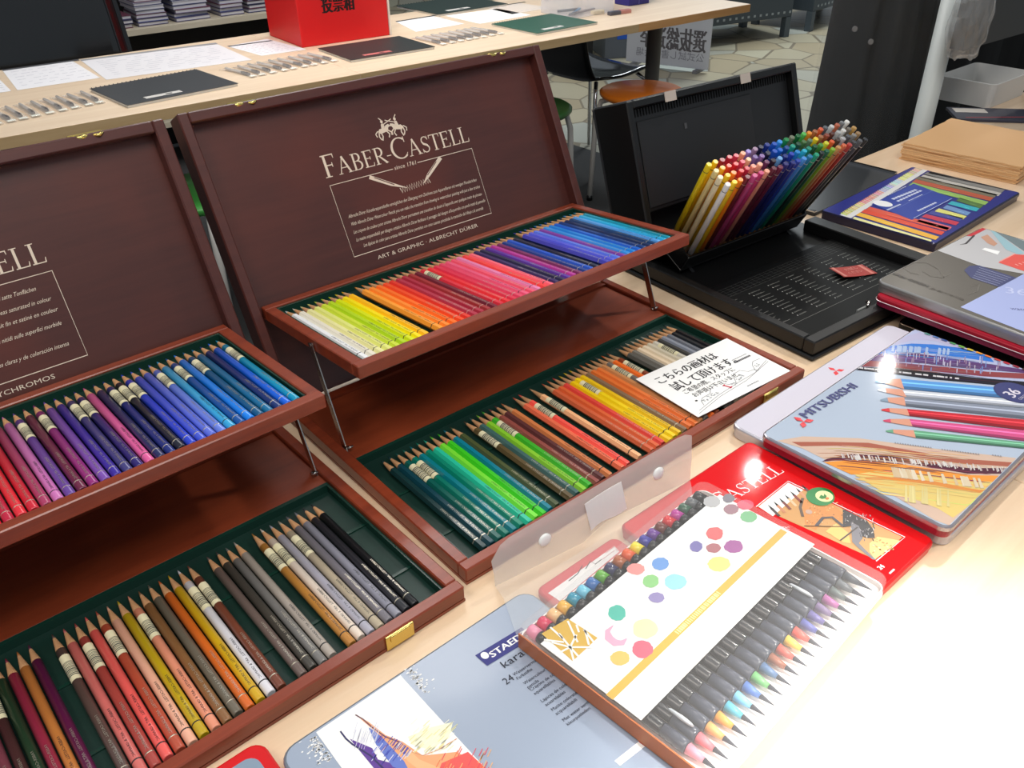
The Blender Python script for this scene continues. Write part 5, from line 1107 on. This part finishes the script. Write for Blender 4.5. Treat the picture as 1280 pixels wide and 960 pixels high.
# ------------------------------------------------------------------ shelf unit with book stacks
SV = 1.75; P_S = FT @ Vector((0, SV, 0))
pl = FT.inverted() @ on(140, 42, P_S, FN); pr_ = FT.inverted() @ on(330, 14, P_S, FN)
SZH = (pl.z + pr_.z) / 2; sx0, sx1 = pl.x - 1.6, pr_.x + .42
SH = FT @ T(0, SV, FZ); zt = SZH - FZ
t = thing('display_shelf', 'dark display shelf with pale boards stacked with books, top left background', 'shelf', SH)
DKS = mat((18, 18, 20), .7); PLK = grain('shelf_board', (216, 206, 184), (200, 188, 164), (3, 30, 30), .5)
MB().box((sx0, .36, .02), (sx1, .38, 1.35), DKS).build('back_panel', t)
for x in (sx0 - .02, sx1): MB().box((x, 0.0, 0), (x + .02, .38, 1.35), DKS).build('side_panel', t)
for z_ in (zt - .026, zt - .42, zt + .36): MB().box((sx0, .0, z_), (sx1, .36, z_ + .025), PLK, .001).build('shelf_board', t)
BC = [(60, 66, 110), (90, 86, 120), (170, 168, 190), (110, 60, 80), (70, 84, 140), (196, 196, 206), (54, 56, 84), (140, 130, 160)]
def stack(px0, px1, n, name_, th):
    a = FT.inverted() @ on(px0, 0, P_S, FN); c_ = FT.inverted() @ on(px1, 0, P_S, FN); w_ = max(.06, (c_.x - a.x) * .86); z_ = zt
    for i in range(n):
        b = MB(); d_ = .20 + random.uniform(-.01, .01); ww = w_ * random.uniform(.9, 1.0)
        b.box((0, 0, 0), (ww, d_, th * .18), mat(BC[(i * 3 + n) % 8], .4)); b.box((.002, .002, th * .18), (ww - .002, d_ - .002, th * .82), mat((204, 202, 206), .7)); b.box((0, 0, th * .82), (ww, d_, th), mat(BC[(i * 5 + 1) % 8], .4))
        o = b.build('paperback_book'); pos = 'topmost' if i == n - 1 else ('lowest' if i == 0 else ordn(i + 1) + ' from the bottom')
        tag(o, 'thin book, %s in %s' % (pos, name_), 'book', 'books stacked on the back shelf', SH @ T(a.x + random.uniform(0, .008), .03 + random.uniform(0, .012), z_ + .0004, random.uniform(-3, 3))); z_ += th + .0006
stack(2, 22, 9, 'the stack at the far left of the shelf', .016)
stack(139, 166, 3, 'the low stack right of the black chair', .016); stack(168, 214, 9, 'the shelf stack second from the chair', .015); stack(217, 270, 9, 'the wide stack in the shelf middle', .016); stack(276, 312, 9, 'the stack left of the ballot box', .016); stack(312, 345, 8, 'the shelf stack beside the ballot box', .016)

# ------------------------------------------------------------------ background beyond the tables
# poster with reversed lettering
b0, b1 = at(782, 80, FZ), at(884, 92, FZ); ex = (Vector(b1) - Vector(b0)); ex.z = 0; ax_ = math.degrees(math.atan2(ex.y, ex.x)); W_ = ex.length
PM = T(b0.x, b0.y, FZ, ax_)
t = thing('poster_board', 'white poster board with reversed grey Japanese lettering, under the table end', 'poster', PM)
b = MB(); b.box((0, 0, .02), (W_, .012, .80), mat((196, 198, 206), .5), .001); b.build('board', t)
for x in (.05, W_ - .08): MB().box((x, -.05, 0), (x + .03, .14, .0195), mat((120, 120, 124), .5)).build('foot', t)
P0 = Vector((b0.x, b0.y, FZ)); NN = PM.to_3x3() @ Vector((0, -1, 0))
def pq(px, py): q_ = PM.inverted() @ on(px, py, P0, NN); return q_.x, q_.z
fm = Matrix(((1, 0, 0, 0), (0, 0, -1, -.0008), (0, 1, 0, 0), (0, 0, 0, 1)))
b = MB(); xa, za = pq(800, 56); xb, zb = pq(882, 58); b.text('選抜総選挙', xa, min(za, zb), abs(pq(840, 34)[1] - pq(840, 58)[1]) * .95, mat((92, 88, 92), .6), 0, width=xb - xa, M=fm, mirror=True, bold=.004)
xa, za = pq(795, 68); xb, zb = pq(880, 73); b.text('公式試し書き会場', xa, min(za, zb), abs(pq(840, 62)[1] - pq(840, 71)[1]) * .95, mat((130, 130, 140), .6), 0, width=xb - xa, M=fm, mirror=True)
b.build('reversed_lettering', t)
# dark steel cabinets
def cabinet(p, deg, w_, d_, h_, label):
    t = thing('steel_cabinet', label, 'cabinet', T(p[0], p[1], FZ, deg)); c_ = mat((62, 72, 80), .5)
    MB().box((0, 0, .14), (w_, d_, h_), c_, .004).build('body', t)
    for x, y in ((0, 0), (w_ - .05, 0), (0, d_ - .05), (w_ - .05, d_ - .05)): MB().box((x, y, 0), (x + .05, y + .05, .1395), mat((74, 84, 92), .5), .002).build('leg', t)
    b = MB(); n = int(w_ / .055)
    for i in range(n): b.box((.06 + i * .055, -.003, .165), (.078 + i * .055, -.0004, .18), mat((150, 158, 162), .4))
    b.build('row_of_slots', t); b = MB(); b.tube([(w_ * .35, -.001, h_ - .12), (w_ * .35, -.03, h_ - .12), (w_ * .55, -.03, h_ - .12), (w_ * .55, -.001, h_ - .12)], .008, M_STEEL); b.build('handle', t); return t
_a, _b = at(860, 64, FZ), at(986, 46, FZ); cabinet((_a.x, _a.y), math.degrees(math.atan2(_b.y - _a.y, _b.x - _a.x)), (Vector(_b) - Vector(_a)).length, .5, .95, 'dark grey steel cabinet on short legs, right of the poster')
_c, _d = at(1012, 40, FZ), at(1070, 22, FZ); cabinet((_c.x, _c.y), math.degrees(math.atan2(_d.y - _c.y, _d.x - _c.x)), 1.1, .5, .30, 'low dark steel cabinet under a crumpled plastic bag, top right')
def crumple(name, label, M, sx, sy, sz, c, alpha, seed, cat):
    rnd = random.Random(seed); bm = bmesh.new(); bmesh.ops.create_icosphere(bm, subdivisions=4, radius=1)
    ks = [(Vector((rnd.gauss(0, 1), rnd.gauss(0, 1), rnd.gauss(0, 1))).normalized(), rnd.uniform(4, 11), rnd.uniform(.02, .07), rnd.uniform(0, 6)) for _ in range(14)]
    for v in bm.verts:
        k_ = 1 + sum(a * abs(math.sin(f * v.co.dot(d) + ph_)) for d, f, a, ph_ in ks) - .25; v.co = Vector((v.co.x * sx * k_, v.co.y * sy * k_, max(v.co.z, -.75) * sz * k_))
    zmin = min(v.co.z for v in bm.verts); b = MB(); bm.verts.index_update(); b.add([(v.co.x, v.co.y, v.co.z - zmin) for v in bm.verts], [[v.index for v in f.verts] for f in bm.faces], mat(c, .15, 0, alpha), None, False); bm.free()
    o = b.build(name); tag(o, label, cat, None, M); return o
crumple('plastic_bag', 'crumpled clear plastic bag on the low dark cabinet, top right', T(_c.x + .30, _c.y + .42, FZ + .302, 30), .26, .2, .14, (176, 180, 186), .5, 3, 'plastic bag')
# white panels and a grey display unit beyond the chair
_e = at(712, 58, FZ); t = thing('white_partition', 'white panelled partition beyond the black chair', 'partition', T(_e.x, _e.y, FZ, F_AX))
for i in range(3): MB().box((-.30 + i * .16, 0, .0), (-.145 + i * .16, .03, 1.2), mat((206, 212, 200), .6), .003).build('panel', t)
_f = at(756, 74, FZ); t = thing('display_unit', 'grey display unit with a blue panel, left of the poster', 'display unit', T(_f.x, _f.y, FZ, 12))
MB().box((0, .0, 0), (.36, .40, 1.1), mat((92, 98, 106), .5), .004).build('body', t)
MB().box((.08, -.004, .12), (.35, -.0004, .60), mat((24, 86, 190), .4), .001).build('blue_panel', t)
_g = at(741, 70, FZ); o = MB().box((0, 0, 0), (.14, .12, .16), mat((30, 30, 30), .6)).box((.005, .005, .16), (.135, .115, .60), mat((214, 204, 180), .6)).build('bin'); tag(o, 'narrow cream bin with a black base beside the grey display unit', 'bin', None, T(_g.x - .14, _g.y - .12, FZ, 20))
# shrouded black bundle, pole and black curtain at the right
_dc = NT.inverted() @ at(1100, 195, 0)
DO = NT @ Vector((_dc.x, 1.27, 0)); VF = T(DO.x, DO.y, 0, 12)              # frame facing the aisle
NV = VF.to_3x3() @ Vector((0, -1, 0))
def nd(px, py): return VF.inverted() @ on(px, py, DO, NV)
lT, lB, rT, rB = nd(1050, 0), nd(1014, 165), nd(1165, 0), nd(1130, 175)
def cloth(name, m, seed, zlo, zhi, grow=0.0, depth=.10):
    n, mm = 96, 18; b = MB(); vs = []
    for i in range(mm + 1):
        z_ = zlo + (zhi - zlo) * i / mm; f = (z_ - lB.z) / (lT.z - lB.z); f = max(f, -.6)
        xl = lB.x + (lT.x - lB.x) * f - grow; xr = rB.x + (rT.x - rB.x) * f + grow
        for j in range(n):
            a = 2 * math.pi * j / n; fold = 1 + .06 * math.sin(9 * a + 1.2 * math.sin(2 * f)) + .05 * math.sin(15 * a + f)
            vs.append((xl + (xr - xl) * (.5 - .5 * math.cos(a)), depth * math.sin(a) * -fold, z_))
    b.loft([vs[i * n:(i + 1) * n] for i in range(mm + 1)], m, smooth=True); return b.build(name)
zt_ = .95
t = thing('covered_stand', 'tall black cloth-covered bundle under clear plastic, behind the table', 'covered stand', VF)
BLKC = grain('black_cloth', (15, 15, 17), (9, 9, 10), (40, 40, 8), .75)
o = cloth('black_cloth', BLKC, 1, FZ + .0, zt_); o.parent = t
o = cloth('clear_wrap', mat((200, 206, 206), .12, 0, .035), 2, FZ + .004, zt_, .010, .112); o.parent = t
for px, py in ((1068, 36), (1088, 52)):
    q_ = VF.inverted() @ on(px, py, VF @ Vector((0, -.116, 0)), NV); MB().lathe([(.006, 0), (.006, .003)], mat((120, 120, 120), .4), 12, T(q_.x, -.116, q_.z) @ Matrix.Rotation(R(90), 4, 'X')).build('snap', t)
P_D = NT @ Vector((0, .885, 0)); NDR = NT.to_3x3() @ Vector((0, -1, 0))
def nq(px, py): return NT.inverted() @ on(px, py, P_D, NDR)
pb = nq(1164, 108); PX = NT @ T(pb.x, .885, FZ)
t = thing('white_pole', 'white upright pole beside the black covered bundle', 'pole', PX)
MB().lathe([(.0215, .02), (.0215, 1.02)], mat((186, 192, 190), .45), 24).build('tube', t); MB().lathe([(.023, .6215), (.023, .640)], mat((176, 182, 180), .4), 24).build('collar', t); MB().lathe([(.05, 0), (.05, .012), (.03, .0195)], mat((150, 154, 154), .5), 28).build('base_plate', t)
# hanging bar and its plastic cover
ba, bb2 = nq(1168, 34), nq(1290, 4)
t = thing('cross_bar', 'dark padded bar crossing the top of the white pole', 'bar', NT @ T(ba.x, .885 - .060, ba.z))
L_ = 1.3; sl = (bb2.z - ba.z) / (bb2.x - ba.x)
bx = MB(); vs = []
for xx in (-.01, L_):
    for yy, zz in ((-.014, -.035), (.014, -.035), (.014, .06), (-.014, .06)): vs.append((xx, yy, zz + sl * xx))
bx.add(vs, [(0, 3, 2, 1), (4, 5, 6, 7), (0, 1, 5, 4), (1, 2, 6, 5), (2, 3, 7, 6), (3, 0, 4, 7)], mat((40, 42, 44), .5)); bx.build('bar', t)
o = crumple('plastic_wrap', 'x', T(0, 0, 0), (.060), .030, .085, (206, 208, 208), .26, 8, 'wrap')
for k_ in ('label', 'category'): del o[k_]
o.parent = t; o.matrix_local = T(.025, 0, -.06)
rBt = NT.inverted() @ (VF @ Vector((rB.x, 0, 0)))
_cx = (NT.inverted() @ on(1150, 60, NT @ Vector((0, 1.5, 0)), NDR)).x; CU_ = NT @ T(_cx, 1.5, FZ); b = MB(); n = 90; vs = []
for z_ in (0.0, 2.0):
    for i in range(n + 1): vs.append((2.8 * i / n, .03 * math.sin(i * .9) + .012 * math.sin(i * 2.1), z_))
for z_ in (0.0, 2.0):
    for i in range(n + 1): vs.append((2.8 * i / n, .006 + .03 * math.sin(i * .9) + .012 * math.sin(i * 2.1), z_))
m_ = n + 1; fs = []
for i in range(n): fs += [(i, i + 1, m_ + i + 1, m_ + i), (2 * m_ + i, 3 * m_ + i, 3 * m_ + i + 1, 2 * m_ + i + 1)]
b.add(vs, fs, mat((17, 17, 19), .9), None, True); tag(b.build('black_curtain'), 'black pleated curtain filling the dark top right corner', 'curtain', None, CU_)
